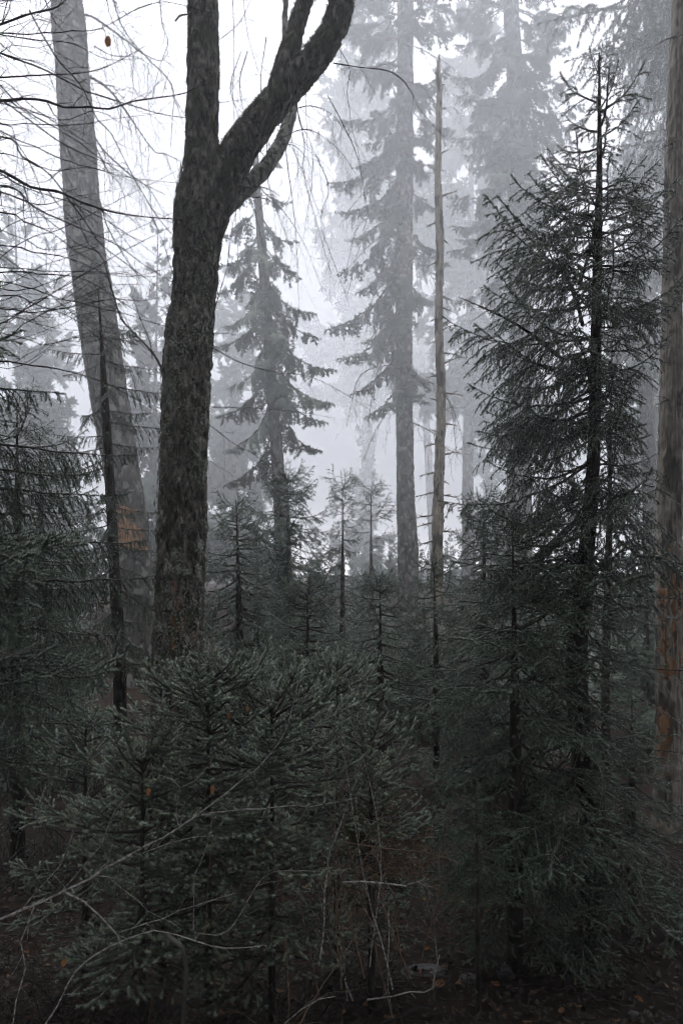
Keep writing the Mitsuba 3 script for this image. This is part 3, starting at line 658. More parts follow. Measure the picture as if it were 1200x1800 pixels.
tree = thing('slender_spruce', 'slim foggy spruce with leaning trunk just right of the forked tree', 'tree')
Y = 24.0
sl = px_rows([(446, 200, 4), (452, 330, 6), (462, 460, 8.5), (472, 600, 10), (482, 740, 10.5), (491, 860, 11.5), (498, 1000, 13), (508, 1150, 15)], Y)
put(part(tree, 'trunk'), trunk_mesh(sl, 24, 0.08, 0.10, 8, 0.35, 71), 'mat_bark_grey')
limbs(tree, sl, Y, [(230, 420, 270, 0), (250, 490, 290, 1), (300, 400, 350, -.6), (320, 510, 360, .5), (360, 390, 420, .6), (370, 520, 430, -.5), (400, 380, 470, -.5), (420, 530, 490, .6), (440, 385, 520, .8), (470, 550, 560, -.6),
      (490, 390, 580, -.7), (510, 560, 600, .6), (540, 380, 620, .6), (560, 585, 660, .2), (590, 400, 690, -.6), (600, 580, 720, -.5), (640, 385, 740, .6), (650, 570, 750, .6), (690, 390, 800, -.5), (450, 440, 560, -1), (550, 450, 650, -1), (620, 520, 720, -1), (700, 560, 800, .8), (740, 400, 860, .5), (380, 460, 460, -1.2), (520, 500, 600, -1.2)], 'hazy', 72)


tree = thing('dark_trunk', 'dark grey bare trunk in fog seen just left of the barkless edge trunk', 'tree')
Y = 27.0
dk = px_rows([(1120, 300, 8), (1130, 600, 11), (1143, 900, 13), (1144, 1000, 14), (1142, 1120, 15)], Y)
put(part(tree, 'trunk'), trunk_mesh(dk, 20, 0.10, 0.08, 6, 0.35, 81), 'mat_bark_dark')
conifer(tree, dk, Y, 250, 640, [(250, 30), (640, 120)], [(250, 20), (640, -25)], 'hazy', 0.9, 5, 82, trunk=False, sides=12)

tree = thing('faint_trunk', 'faint thin leaning trunk almost lost in fog between central trunk and snag', 'tree')
Y = 88.0
ft = px_rows([(735, 500, 3), (743, 650, 5), (750, 760, 6), (758, 900, 7.5), (766, 1010, 9)], Y)
put(part(tree, 'trunk'), trunk_mesh(ft, 12, 0.3, 0.08, 4, 0.3, 91), 'mat_bark_grey')
rg = np.random.default_rng(92)
for pts in ([(744, 665), (770, 655), (790, 668)], [(748, 730), (725, 745), (700, 780)], [(752, 800), (780, 790), (810, 800)]):
    put(part(tree, 'branch'), bare(PX(pts, Y), 0.03, 0.01, rg, 5, 1.0, 4, 0.03, 0.5), 'mat_bark_grey')

# ================================================================== THE YOUNG SPRUCE AT THE RIGHT AND OTHER YOUNG CONIFERS
tree = thing('young_spruce', 'tall dark young spruce at the right, its pointed top standing clear against the fog', 'spruce')
Y = 5.0
hero = px_rows([(1053, 92, 1.5), (1053, 200, 3), (1053, 300, 5), (1050, 450, 7.5), (1047, 600, 9), (1043, 800, 11), (1034, 930, 13), (1020, 1080, 16), (1012, 1190, 18), (1024, 1300, 21), (1040, 1420, 23), (1044, 1600, 25), (1044, 1700, 29)], Y)
HP = [(92, 12), (140, 55), (200, 78), (300, 98), (420, 165), (520, 215), (670, 240), (780, 195), (880, 240), (1000, 290), (1150, 310), (1300, 320), (1450, 260), (1560, 200), (1640, 150)]
conifer(tree, hero, Y, 95, 330, HP, [(95, 50), (150, 40), (330, 18)], 'spruce', 0.15, 4, 101, drops=0.10, keep=0.60, sides=28, lib2='spruce')
conifer(tree, hero, Y, 330, 900, HP, [(330, 18), (560, 14), (700, 0), (900, -12)], 'spruce', 0.105, 6, 102, drops=0.2, keep=0.75, trunk=False, tip=False, bias=lambda a, row: 1.10 if math.cos(a) < 0.1 else (0.78 if row < 560 else 0.50))
conifer(tree, hero, Y, 900, 1640, HP, [(900, -10), (1560, -26)], 'frond', 0.17, 6, 103, drops=0.22, keep=0.68, trunk=False, tip=False, bias=lambda a, row: 1.0 if math.cos(a) < 0.1 else 0.42)
rng = np.random.default_rng(104)
for pts in ([(1046, 548), (1005, 510), (968, 455), (954, 408)], [(1010, 612), (925, 580), (860, 545), (806, 522)], [(1040, 470), (1045, 400), (1020, 380)]):
    q = PX(pts, Y - 0.25); q[0, 1] = Y
    put(part(tree, 'limb'), bare(q, 0.015, 0.003, rng, 12, 0.25, 7, 0.02, 0.6), 'mat_bark_dark')
lich = []
for px_, py_, n_, s_ in [(1035, 1105, 26, 32), (1000, 1120, 12, 25), (1028, 910, 10, 12), (995, 1215, 22, 30), (920, 1300, 24, 45), (870, 1200, 16, 50), (830, 1420, 10, 30), (905, 1370, 12, 30), (1035, 1250, 10, 30), (830, 1495, 6, 14), (950, 1150, 14, 50), (870, 1290, 20, 60)]:
    for _ in range(n_):
        c = W(px_ + rng.normal(0, s_), py_ + rng.normal(0, s_ * 0.7), Y + rng.normal(-0.45, 0.25))
        lich.append(lichen_tuft(c, rng.normal(size=3), rng.uniform(0.010, 0.022), rng, 9))
k = part(tree, 'lichen'); put(k, join(lich), 'mat_lichen', False); labels[k] = {'kind': 'stuff', 'label': 'pale lichen scraps on the lower dead twigs'}
dead = []
for _ in range(46):
    z = rng.uniform(-0.6, 1.9); o = along(hero, z); a = rng.uniform(0, 6.28)
    X = np.array([math.cos(a), math.sin(a), rng.uniform(-0.45, 0.15)]); l = rng.uniform(0.4, 1.1)
    dead = bare(np.array([o[:3], o[:3] + X * l * 0.5 + [0, 0, 0.03], o[:3] + X * l]), 0.006, 0.002, rng, 7, 0.3, 4, 0.02, 0.4)
    put(part(tree, 'dead_branch'), dead, 'mat_branch_dark' if rng.random() < 0.6 else 'mat_branch_pale')

def young(stem, label, rowspx, Y, top, bottom, prof, pitch, style, dz, nper, seed, **kw):
    tree = thing(stem, label, stem.split('_')[-1])
    rows = px_rows(rowspx, Y)
    conifer(tree, rows, Y, top, bottom, prof, pitch, style, dz, nper, seed, **kw)
    return tree, rows

young('young_spruce', 'thin dark young spruce with drooping sparse boughs in front of the leaning grey trunk', [(172, 500, 0.5), (178, 590, 3.0), (184, 700, 6.5), (192, 830, 8), (201, 1000, 9.5), (210, 1180, 11)], 8.5,
      505, 1180, [(505, 32), (600, 95), (700, 130), (800, 120), (900, 105), (1050, 120), (1180, 120)], [(505, 25), (600, 0), (1180, -18)], 'comb', 0.24, 4, 111, drops=0.12, keep=0.85)
young('young_spruce', 'dome-topped grey-green spruce below the slender leaning spruce in the middle distance', [(505, 835, 0.5), (507, 950, 3.6), (508, 1100, 9), (508, 1200, 11)], 15.0,
      838, 1230, [(838, 32), (860, 55), (920, 85), (1000, 110), (1100, 125), (1230, 120)], [(838, 37), (900, 0), (1230, -25)], 'mid', 0.23, 6, 112)
young('young_spruce', 'narrow pointed sapling spruce just right of the dome-topped spruce', [(602, 850, 0.5), (602, 950, 1.8), (602, 1080, 5), (603, 1200, 7)], 13.0,
      853, 1200, [(853, 26), (900, 28), (970, 48), (1050, 62), (1200, 75)], [(853, 47), (950, 5), (1200, -20)], 'mid', 0.21, 6, 113, keep=0.8)
young('young_spruce', 'feathery pale sapling spruce in fog left of the central trunk', [(652, 860, 0.5), (652, 950, 1.8), (652, 1080, 5)], 25.0,
      862, 1120, [(862, 26), (885, 45), (960, 55), (1120, 70)], [(862, 42), (950, 5), (1120, -20)], 'mid', 0.45, 5, 114, keep=0.75)
young('young_spruce', 'small spruce at the foot of the dead snag', [(762, 985, 0.5), (764, 1060, 1.8), (766, 1150, 5)], 8.5,
      988, 1260, [(988, 26), (1040, 50), (1100, 80), (1260, 110)], [(988, 47), (1080, 0), (1260, -20)], 'spruce', 0.15, 5, 115, drops=0.06)
young('young_spruce', 'shadowed young spruce filling the gap right behind the forked trunk', [(415, 880, 0.5), (418, 1000, 3.0), (420, 1150, 8)], 9.5,
      885, 1300, [(885, 27), (950, 80), (1050, 115), (1300, 150)], [(885, 42), (980, 0), (1300, -24)], 'mid', 0.19, 6, 116)
young('young_spruce', 'shadowed young spruce left of the forked trunk and behind the thin drooping spruce', [(70, 760, 0.5), (72, 900, 3.6), (74, 1100, 10)], 10.0,
      765, 1300, [(765, 27), (850, 90), (1000, 115), (1300, 180)], [(765, 30), (900, -5), (1300, -24)], 'mid', 0.26, 5, 117)
young('young_spruce', 'dark bushy spruce between the forked trunk and the left edge', [(30, 690, 0.5), (30, 900, 4.8), (30, 1150, 12)], 7.0,
      700, 1350, [(700, 32), (800, 130), (950, 190), (1350, 240)], [(700, 30), (850, -5), (1350, -26)], 'drooping', 0.26, 5, 118, drops=0.10, keep=0.75)
young('young_spruce', 'low dark spruce at the foot of the central trunk', [(668, 1010, 0.5), (668, 1100, 2.4), (668, 1250, 7)], 8.0,
      1015, 1330, [(1015, 26), (1080, 70), (1200, 110), (1330, 120)], [(1015, 42), (1100, 0), (1330, -22)], 'mid', 0.16, 6, 119)
young('young_spruce', 'olive young spruce whose drooping boughs hang between the snag and the tall young spruce', [(900, 905, 0.5), (902, 1050, 3.0), (905, 1250, 9), (905, 1450, 13)], 4.7,
      910, 1600, [(910, 26), (980, 90), (1080, 150), (1200, 200), (1330, 220), (1470, 190), (1600, 140)], [(910, 42), (1030, 0), (1200, -12), (1470, -22)], 'frond', 0.14, 6, 120, drops=0.15, keep=0.8)
young('young_spruce', 'thin-stemmed spruce with bare lower twigs behind the tall young spruce', [(1076, 560, 0.5), (1072, 800, 3.0), (1069, 1000, 6), (1064, 1190, 7)], 6.4,
      565, 880, [(565, 40), (880, 85)], [(565, 20), (900, -12)], 'spruce', 0.17, 4, 121, keep=0.7)
young('young_spruce', 'small dark spruce at the foot of the barkless edge trunk', [(1110, 1230, 0.5), (1110, 1300, 3), (1110, 1420, 7)], 5.6,
      1235, 1560, [(1235, 20), (1300, 70), (1400, 110), (1560, 130)], [(1235, 30), (1320, -5), (1560, -22)], 'spray', 0.12, 5, 122, drops=0.06)
young('young_spruce', 'shadowed spruce behind the small firs at the centre', [(540, 1020, 0.5), (541, 1150, 3.6), (542, 1300, 9)], 7.2,
      1025, 1400, [(1025, 26), (1100, 90), (1250, 150), (1400, 160)], [(1025, 42), (1120, 0), (1400, -24)], 'mid', 0.15, 6, 123)
young('young_spruce', 'grey-green spruce in the middle distance right of the snag', [(850, 870, 0.5), (850, 1000, 3.6), (850, 1150, 9)], 9.5,
      875, 1300, [(875, 26), (950, 70), (1080, 110), (1300, 150)], [(875, 42), (980, 0), (1300, -24)], 'mid', 0.19, 6, 124)

# boughs that reach in from a spruce standing off the left edge
tree = thing('edge_spruce', 'near spruce off the left edge reaching long needled boughs into the picture', 'spruce')
Y = 3.4
es = px_rows([(-190, 300, 8), (-185, 700, 16), (-180, 1100, 22), (-178, 1400, 26)], Y)
put(part(tree, 'trunk'), trunk_mesh(es, 20, 0.08, 0.12, 14, 0.35, 131), 'mat_bark_dark')
rng = np.random.default_rng(132)
for sy, tx, ty, dY, st, rl in [(640, 110, 690, 0, 'comb', .1), (560, 40, 610, -.2, 'frond', .3), (745, 240, 792, .3, 'comb', .1), (830, 222, 862, .2, 'comb', .1), (905, 118, 990, -.9, 'frond', .75), (900, 60, 1010, -.7, 'frond', .6), (925, 262, 945, .5, 'comb', .1), (1010, 272, 1022, .0, 'comb', .1),
                               (1000, 120, 1095, .3, 'frond', .5), (1085, 222, 1205, -.4, 'frond', .7), (780, 90, 880, .6, 'comb', .2), (1110, 60, 1200, -.5, 'frond', .5), (1180, 190, 1290, .4, 'frond', .5), (690, 10, 760, -.4, 'comb', 0), (1240, 130, 1350, 0, 'frond', .5), (480, -20, 520, 0, 'frond', .2),
                               (790, 160, 830, .1, 'comb', .1), (960, 170, 985, .3, 'comb', .1), (1060, 200, 1110, .4, 'comb', .2), (870, 70, 900, .2, 'comb', .1)]:
    o = along(es, EYE + (HORIZON - sy) / F * Y)
    X = W(tx, ty, Y + dY) - o[:3]
    bough(tree, st, o[:3], unit(X), np.linalg.norm(X), rng, rl, 0.12)

# small firs in front
def fir(label, x, top, foot, Y, prof, seed, dz=0.085, lean=0):
    dz *= 1.35
    tree = thing('small_fir', label, 'fir')
    rows = px_rows([(x, top, 1.2), (x + lean * 0.3, (top * 2 + foot) / 3, 3), (x + lean, foot, 6)], Y)
    conifer(tree, rows, Y, top, foot, prof, [(top, 48), (top + 70, 26), (top + 160, 8), (foot, -12)], 'fir', dz, 6, seed, drops=0.05, keep=0.8, sides=10)
fir('bluish small fir in front of the forked trunk with upright new shoots', 366, 1172, 1680, 3.6, [(1172, 30), (1210, 80), (1260, 135), (1320, 170), (1420, 165), (1680, 130)], 141, 0.075)
fir('pale tipped small fir beside the first small fir, nearer the centre', 592, 1168, 1580, 4.4, [(1168, 20), (1210, 75), (1270, 110), (1350, 125), (1580, 110)], 142, 0.085)
fir('low spreading fir between the two taller small firs', 478, 1235, 1670, 3.7, [(1235, 50), (1280, 150), (1350, 195), (1450, 185), (1670, 150)], 143, 0.08)
fir('small fir with a thin top left of the bluish small fir', 285, 1190, 1610, 4.0, [(1190, 18), (1240, 60), (1320, 100), (1420, 120), (1610, 120)], 144, 0.09)
young('young_spruce', 'low bright olive spruce clump at the foot of the olive young spruce', [(835, 1385, 0.5), (838, 1460, 2), (840, 1600, 4)], 3.9,
      1390, 1560, [(1390, 40), (1440, 90), (1500, 100), (1560, 80)], [(1390, 25), (1450, 0), (1560, -22)], 'frond', 0.11, 5, 145)
fir('dark fir at the far lower left behind the bare fallen branch', 150, 1270, 1620, 4.2, [(1270, 25), (1350, 100), (1450, 140), (1620, 130)], 146, 0.11)

fir('low broad fir spreading right of the pale tipped fir towards the brush', 652, 1300, 1600, 3.9, [(1300, 40), (1340, 90), (1420, 110), (1600, 85)], 148, 0.085)
fir('low broad fir under the bluish small fir, reaching to the left', 250, 1330, 1720, 3.4, [(1330, 50), (1380, 130), (1460, 160), (1720, 140)], 149, 0.085)

# ================================================================== FAR TREES FADING INTO FOG
for s in range(4):
    whole_tree(f'far_tree_{s}', 300 + s, [19, 16, 22, 12][s], [2.9, 2.5, 3.2, 2.4][s], 'far', [0.25, 0.12, 0.35, 0.06][s], 0.62, 5, [0.2, 0.17, 0.24, 0.13][s])
def far(label, px, topy, Y, v, group=None, rot=0.0):
    k = thing('foggy_spruce', label, 'spruce', group)
    x = (px - 600) / F * Y
    g = float(ground(x, Y))
    H = [19, 16, 22, 12][v]
    s = (EYE + (HORIZON - topy) / F * Y - g) / H
    scene[k] = {'type': 'instance', 'g': {'type': 'ref', 'id': f'far_tree_{v}'}, 'to_world': T().translate([x, Y, g]).rotate([0, 0, 1], rot).scale([s * 0.95, s * 0.95, s])}
far('foggy spruce with a blurred pointed top between slender spruce and central trunk', 640, 725, 90, 3, rot=40)
far('hazy spruce at the left edge behind the upper bare twigs', 30, 330, 38, 1, rot=10)
far('hazy spruce between left edge and the leaning grey trunk', 85, 430, 46, 3, rot=70)
far('hazy spruce in the gap between leaning trunk and forked trunk', 275, 400, 38, 1, rot=150)
far('pale spruce just behind the slender leaning spruce', 415, 420, 52, 1, rot=200)
far('foggy spruce right of the snag, its layered boughs showing low in the gap', 868, 640, 74, 3, rot=80)
far('tall foggy spruce rising behind the right edge trunk', 1175, -120, 38, 0, rot=60)
far('pale tall spruce behind the central trunk, filling the upper gap', 648, -120, 112, 2, rot=120)
far('tall pale spruce behind the dead snag', 825, -80, 56, 2, rot=220)
rng = np.random.default_rng(400)
for i_ in range(34):
    Yf = rng.uniform(75, 140)
    px = rng.uniform(-300, 1500)
    if 470 < px < 880: continue
    far('dim spruce reduced to a pale shape deep in the fog', px, HORIZON - rng.uniform(8, 24) * F / Yf, Yf, int(rng.integers(0, 4)), 'pale spruces deep in the fog', rng.uniform(0, 360))

for s in range(3):
    whole_tree(f'understory_tree_{s}', 350 + s, [3.0, 3.6, 2.6][s], [1.0, 1.05, 1.2][s], 'brush', 0.03, [0.17, 0.19, 0.15][s], 6, 0.035)
rng = np.random.default_rng(360)
for i_ in range(64):
    Yf = 11 * (62 / 11) ** ((i_ + rng.random()) / 64)
    px = rng.uniform(-80, 1290)
    if 190 < px < 300 and Yf < 18.5: px += 150
    k = thing('understory_spruce', 'small grey-green spruce of the misty understory beyond the near thicket', 'spruce', 'small spruces of the misty understory')
    x = (px - 600) / F * Yf; s = rng.uniform(0.75, 1.35) if not 540 < px < 860 else rng.uniform(0.40, 0.80)
    scene[k] = {'type': 'instance', 'g': {'type': 'ref', 'id': f'understory_tree_{int(rng.integers(0, 3))}'}, 'to_world': T().translate([x, Yf, float(ground(x, Yf))]).rotate([0, 0, 1], float(rng.uniform(0, 360))).scale([s * 1.1, s * 1.1, s])}
for px, ty, yf, v in [(556, 930, 66, 3), (590, 905, 84, 3), (690, 925, 70, 1), (735, 940, 88, 3), (790, 930, 76, 3), (825, 905, 66, 1), (870, 930, 92, 3), (662, 950, 104, 3), (755, 955, 112, 1), (810, 950, 118, 3), (620, 945, 110, 1), (850, 940, 108, 3)]:
    far('low distant spruce just above the horizon in the bright gap', px, ty, yf, v, 'low distant spruces in the bright gap', px * 7.0)

# boughs hanging in from a conifer off the top right corner
tree = thing('corner_spruce', 'hazy conifer off the top right corner with feathery boughs hanging into the frame', 'spruce')
Y = 19.0
cs = px_rows([(1330, -500, 8), (1330, 0, 14), (1328, 500, 18), (1326, 1100, 22)], Y)
put(part(tree, 'trunk'), trunk_mesh(cs, 18, 0.15, 0.1, 8, 0.35, 151), 'mat_bark_grey')
limbs(tree, cs, Y, [(-150, 1000, 20, 0), (-120, 1080, 40, 1), (-60, 1050, 90, -.6), (0, 1100, 150, .5), (60, 1060, 210, 0), (-200, 1150, -60, .6), (110, 1130, 250, -.6), (200, 1180, 340, 0), (330, 1160, 470, .6), (-20, 1160, 60, -1), (-180, 960, 60, 1), (-90, 1010, 120, .3), (40, 1090, 100, 1), (150, 1080, 290, .4), (-160, 1060, 10, -.8), (20, 1120, 190, -.4)], 'mid', 152)

# unseen trees added around the viewer, their crowns placed to darken the foreground
whole_tree('added_shade_tree_0', 501, 20, 3.6, 'far', 0.45, 0.42, 7, 0.22)
whole_tree('added_shade_tree_1', 502, 16, 3.2, 'far', 0.20, 0.42, 7, 0.19)
rng = np.random.default_rng(500)
for x, y, v in [(-4.4, 1.2, 0), (4.6, 1.0, 0), (0.2, -4.6, 0), (-6.5, -4.0, 0), (6.5, -4.4, 1), (-7, 2.8, 1), (7.2, 3.0, 0), (-3.2, -7, 1), (4.5, -8, 0), (-9.5, -3, 0), (9, -3.5, 1), (-11, 6.5, 0), (11, 7.0, 1), (0.5, -11, 1)]:
    k = thing('added_shade_spruce', 'unseen tall spruce added around the viewer to shade the foreground', 'spruce', 'unseen spruces added around the viewer for shade')
    scene[k] = {'type': 'instance', 'g': {'type': 'ref', 'id': f'added_shade_tree_{v}'}, 'to_world': T().translate([x, y, float(ground(x, y))]).rotate([0, 0, 1], float(rng.uniform(0, 360)))}

# ================================================================== BARE TWIGS IN THE UPPER LEFT
tree = thing('bare_sapling', 'leafless sapling off the left edge whose thin dark twigs cross the upper left sky', 'tree')
rng = np.random.default_rng(600)
st = px_rows([(-260, -300, 8), (-240, 100, 12), (-225, 500, 16), (-215, 1000, 20), (-210, 1400, 24)], 4.8)
put(part(tree, 'trunk'), trunk_mesh(st, 18, 0.08, 0.1, 14, 0.3, 601), 'mat_bark_grey')
for pts, y, r0, r1, n, l in [
    ([(-235, 90), (-80, 60), (0, 36), (50, 18), (100, 8), (135, -25)], 4.2, 16, 3, 9, 0.35), ([(52, 18), (80, 70), (105, 110), (140, 150), (175, 215), (200, 240), (230, 300), (270, 370), (300, 410)], 4.3, 6, 2.5, 10, 0.3),
    ([(-230, 190), (-100, 165), (0, 170), (45, 165), (85, 170), (115, 182), (160, 182), (195, 187), (240, 175), (330, 160), (360, 140)], 4.4, 15, 2.5, 12, 0.3), ([(-230, 60), (-60, 75), (0, 95), (60, 118), (120, 145), (160, 165), (220, 182), (280, 200), (330, 207)], 4.5, 11, 2, 10, 0.3),
    ([(-230, 150), (-60, 138), (0, 135), (80, 130), (150, 125), (200, 110), (255, 80)], 4.6, 9, 2, 10, 0.25), ([(-230, 150), (-50, 160), (0, 178), (60, 218), (120, 258), (170, 280), (225, 297)], 4.3, 9, 2, 9, 0.3),
    ([(-225, 330), (-60, 290), (0, 300), (50, 325), (95, 335), (140, 355), (190, 372), (250, 380), (320, 385)], 4.0, 17, 2.5, 12, 0.3), ([(-220, 260), (0, 240), (40, 275), (90, 310), (140, 375), (180, 430), (230, 470), (300, 520)], 4.6, 9, 2, 12, 0.35),
    ([(-220, 380), (0, 375), (40, 390), (90, 410), (130, 440), (175, 465)], 4.3, 9, 2, 9, 0.35), ([(-220, 430), (0, 430), (60, 445), (120, 455), (180, 480), (215, 520)], 4.5, 8, 2, 9, 0.35),
    ([(-215, 480), (0, 475), (70, 477), (140, 485), (200, 520), (260, 560)], 4.8, 10, 2, 9, 0.35), ([(-220, 350), (0, 330), (60, 365), (130, 400), (200, 430), (260, 470), (310, 500)], 4.5, 10, 2, 12, 0.4),
    ([(-225, 210), (0, 215), (30, 250), (60, 300), (80, 360)], 4.7, 6, 2, 8, 0.3), ([(-215, 560), (0, 520), (60, 535), (130, 560), (190, 610)], 4.9, 9, 2, 9, 0.4), ([(-210, 700), (-40, 640), (60, 640), (150, 660), (220, 690), (290, 730)], 5.0, 10, 2, 9, 0.35),
    ([(-60, -120), (40, -60), (70, -10), (95, 40), (130, 70)], 4.1, 7, 2, 7, 0.25), ([(340, -160), (420, -60), (440, 60), (455, 130)], 5.2, 4, 1.6, 7, 0.4), ([(405, -120), (412, 60), (415, 200), (417, 320), (414, 400)], 5.0, 3, 1.6, 5, 0.15), ([(180, -80), (190, 20), (215, 60), (240, 80)], 4.4, 4, 1.6, 6, 0.25)]:
    put(part(tree, 'branch'), bare(PX(pts, y), r0 / 1150, r1 / 1000, rng, int(n * 1.5), l * 1.15, 5, 0.02, 0.1), 'mat_branch_dark')

rng = np.random.default_rng(650)
for q in range(40):                             # finer twigs of the same sapling
    y0, y = rng.uniform(-60, 640), rng.uniform(3.6, 5.6)
    sl_, ln = rng.uniform(-0.25, 0.75), rng.uniform(180, 420)
    if y0 > 430: sl_ = rng.uniform(-0.5, 0.2)
    x0 = rng.uniform(-60, 40)
    pts = [(-160, y0 - 40)] + [(x0 + ln * t, y0 + sl_ * ln * t + rng.normal(0, 9)) for t in (0, .25, .5, .75, 1)]
    put(part(tree, 'branch'), bare(PX(pts, y), rng.uniform(0.003, 0.0065), 0.0014, rng, int(rng.integers(8, 16)), 0.42, 4, 0.03, 0.1), 'mat_branch_dark')
for q in range(13):                             # hanging twigs of the forked tree
    x0, y0, y = rng.uniform(395, 620), rng.uniform(60, 330), rng.uniform(6.6, 8.4)
    pts = [(x0, y0), (x0 + rng.uniform(-10, 30), y0 + 60), (x0 + rng.uniform(-10, 70), y0 + rng.uniform(120, 260))]
    put(part('forked_tree', 'branch'), bare(PX([(480 + (x0 - 480) * 0.75, y0 - 60)] + pts, y), 0.005, 0.0016, rng, 9, 0.5, 4, 0.03, 0.8), 'mat_branch_dark')

def leaf_mesh(c, size, rng, fold=0.35, axis=None, nrm=None):
    a = unit(rng.normal(size=3)) if axis is None else unit(np.asarray(axis, float))
    n = rng.normal(size=3) if nrm is None else np.asarray(nrm, float)
    n = unit(n - (n @ a) * a); b = np.cross(n, a)
    t = np.linspace(-1, 1, 7)
    w = 0.42 * np.sqrt(np.maximum(1 - np.abs(t) ** 1.7, 0)) * (1 + 0.15 * rng.normal(size=7))
    mid = np.stack([c + size * (a * x * 0.5 + n * (0.12 * x * x)) for x in t])
    l = mid + size * (b * w[:, None] * 0.6 + n * (fold * w[:, None] * 0.6)); r = mid + size * (-b * w[:, None] * 0.6 + n * (fold * w[:, None] * 0.6))
    v = np.vstack([mid, l, r]); f = []
    for i in range(6):
        f += [[i, i + 1, 7 + i + 1], [i, 7 + i + 1, 7 + i], [i, 14 + i, 14 + i + 1], [i, 14 + i + 1, i + 1]]
    return v, np.array(f)

k = thing('withered_leaf', 'single orange withered leaf hanging from a twig against the upper left sky', 'leaf')
put(k, leaf_mesh(W(189, 74, 4.4), 0.085, np.random.default_rng(3), 0.4, [0.1, 0.1, 1], [0.6, -1, 0]), 'mat_leaf_orange')

# ================================================================== FOREGROUND: FALLEN BRANCH, CANES, BRUSH
fallen = thing('fallen_branch', 'pale bare forked branch sweeping up from the lower left corner', 'branch')
rng = np.random.default_rng(700)
for i_, (pts, y, r0, r1, n, l) in enumerate([
    ([(-120, 1660), (0, 1615), (50, 1594), (110, 1565), (165, 1535), (220, 1510), (260, 1490), (315, 1455), (345, 1432), (395, 1393), (450, 1350), (490, 1305), (510, 1255), (526, 1190)], 2.55, 13, 3, 0, 0.1),
    ([(315, 1455), (345, 1435), (395, 1421), (450, 1418), (510, 1415), (570, 1410), (630, 1402)], 2.55, 6, 2.5, 3, 0.06),
    ([(40, 1598), (70, 1555), (100, 1520), (115, 1480), (125, 1440), (145, 1410), (162, 1368)], 2.6, 5.5, 2, 3, 0.08), ([(124, 1444), (112, 1420), (105, 1392)], 2.6, 3.5, 1.6, 0, 0.1),
    ([(110, 1565), (150, 1525), (180, 1490), (205, 1440), (230, 1400), (262, 1370), (288, 1332)], 2.6, 5, 1.8, 2, 0.06), ([(212, 1430), (214, 1405), (216, 1388)], 2.6, 3, 1.5, 0, 0.1),
    ([(110, 1567), (150, 1580), (180, 1605), (205, 1638), (215, 1666)], 2.5, 8, 5, 2, 0.05), ([(315, 1455), (316, 1430), (316, 1385)], 2.55, 4.5, 3, 1, 0.03), ([(316, 1385), (305, 1378), (282, 1363)], 2.55, 3, 1.5, 0, 0.04), ([(316, 1385), (345, 1372), (362, 1350), (375, 1330)], 2.55, 3, 1.5, 0, 0.04),
    ([(60, 1594), (50, 1625), (36, 1660), (42, 1715), (30, 1770), (20, 1830)], 2.45, 6, 4, 2, 0.08), ([(208, 1640), (260, 1630), (320, 1612), (370, 1590), (415, 1570)], 2.5, 5, 2.5, 2, 0.06), ([(250, 1500), (300, 1485), (340, 1475), (362, 1470)], 2.5, 4, 2, 2, 0.05), ([(160, 1540), (190, 1542), (225, 1565), (260, 1598), (300, 1620), (318, 1634)], 2.6, 4, 2, 2, 0.05)]):
    put(part(fallen, 'stem' if i_ == 0 else 'twig'), bare(PX(pts, y), r0 / 2000, r1 / 2000, rng, n + (9 if i_ < 2 else 3), l * 0.9, 7 if i_ == 0 else 5, 0.045, 0.1), 'mat_branch_pale')

arch = thing('fallen_branch', 'grey arching dead branch under the pale forked branch in the lower left', 'branch')
for i_, (pts, y, r0, r1, n, l) in enumerate([([(60, 1830), (100, 1770), (130, 1710), (165, 1680), (215, 1655), (270, 1637), (310, 1645), (370, 1665), (420, 1668), (470, 1662)], 2.7, 8, 4, 4, 0.12), ([(290, 1640), (320, 1665), (328, 1710), (325, 1760), (318, 1830)], 2.75, 18, 16, 0, 0.1)]):
    put(part(arch, 'stem' if i_ == 0 else 'twig'), bare(PX(pts, y), r0 / 2000, r1 / 2000, rng, n, l, 7, 0.01, 0.1), 'mat_branch_pale' if i_ == 0 else 'mat_bark_grey')

def cane(label, pts, Y, r0, r1, n, l, mat, stem='bare_cane', cat='twig'):
    k = thing(stem, label, cat)
    put(k, bare(PX(pts, Y), r0 / 2000, r1 / 2000, rng, n, l, 5, 0.012, 0.15), mat)
cane('thin brown cane rising beside the pale branch into the small firs', [(360, 1660), (365, 1560), (372, 1480), (385, 1400), (390, 1320), (396, 1262)], 2.9, 4, 2, 4, 0.1, 'mat_branch_brown')
cane('slender cane slanting from lower left up to the centre brush', [(355, 1640), (410, 1580), (440, 1520), (480, 1460), (500, 1420), (525, 1370)], 2.9, 4, 2, 4, 0.12, 'mat_branch_brown')
cane('pale upright twig with a forked tip left of the centre brush', [(340, 1635), (340, 1580), (339, 1540), (352, 1515), (362, 1490), (375, 1430)], 2.8, 5, 2, 3, 0.08, 'mat_branch_pale')
cane('long pale twig lying level through the centre brush', [(340, 1640), (400, 1638), (460, 1545), (520, 1533), (570, 1535), (620, 1540)], 3.1, 5, 2.5, 4, 0.12, 'mat_branch_pale')
cane('broken pale stick pointing right in the centre brush', [(600, 1552), (640, 1550), (680, 1553), (714, 1558)], 3.2, 11, 9, 2, 0.1, 'mat_branch_pale', 'broken_stick', 'stick')
cane('lower pale stick ending at the dark base of the centre brush', [(715, 1556), (735, 1550), (750, 1560), (760, 1575)], 3.2, 7, 3, 2, 0.08, 'mat_branch_pale', 'broken_stick', 'stick')
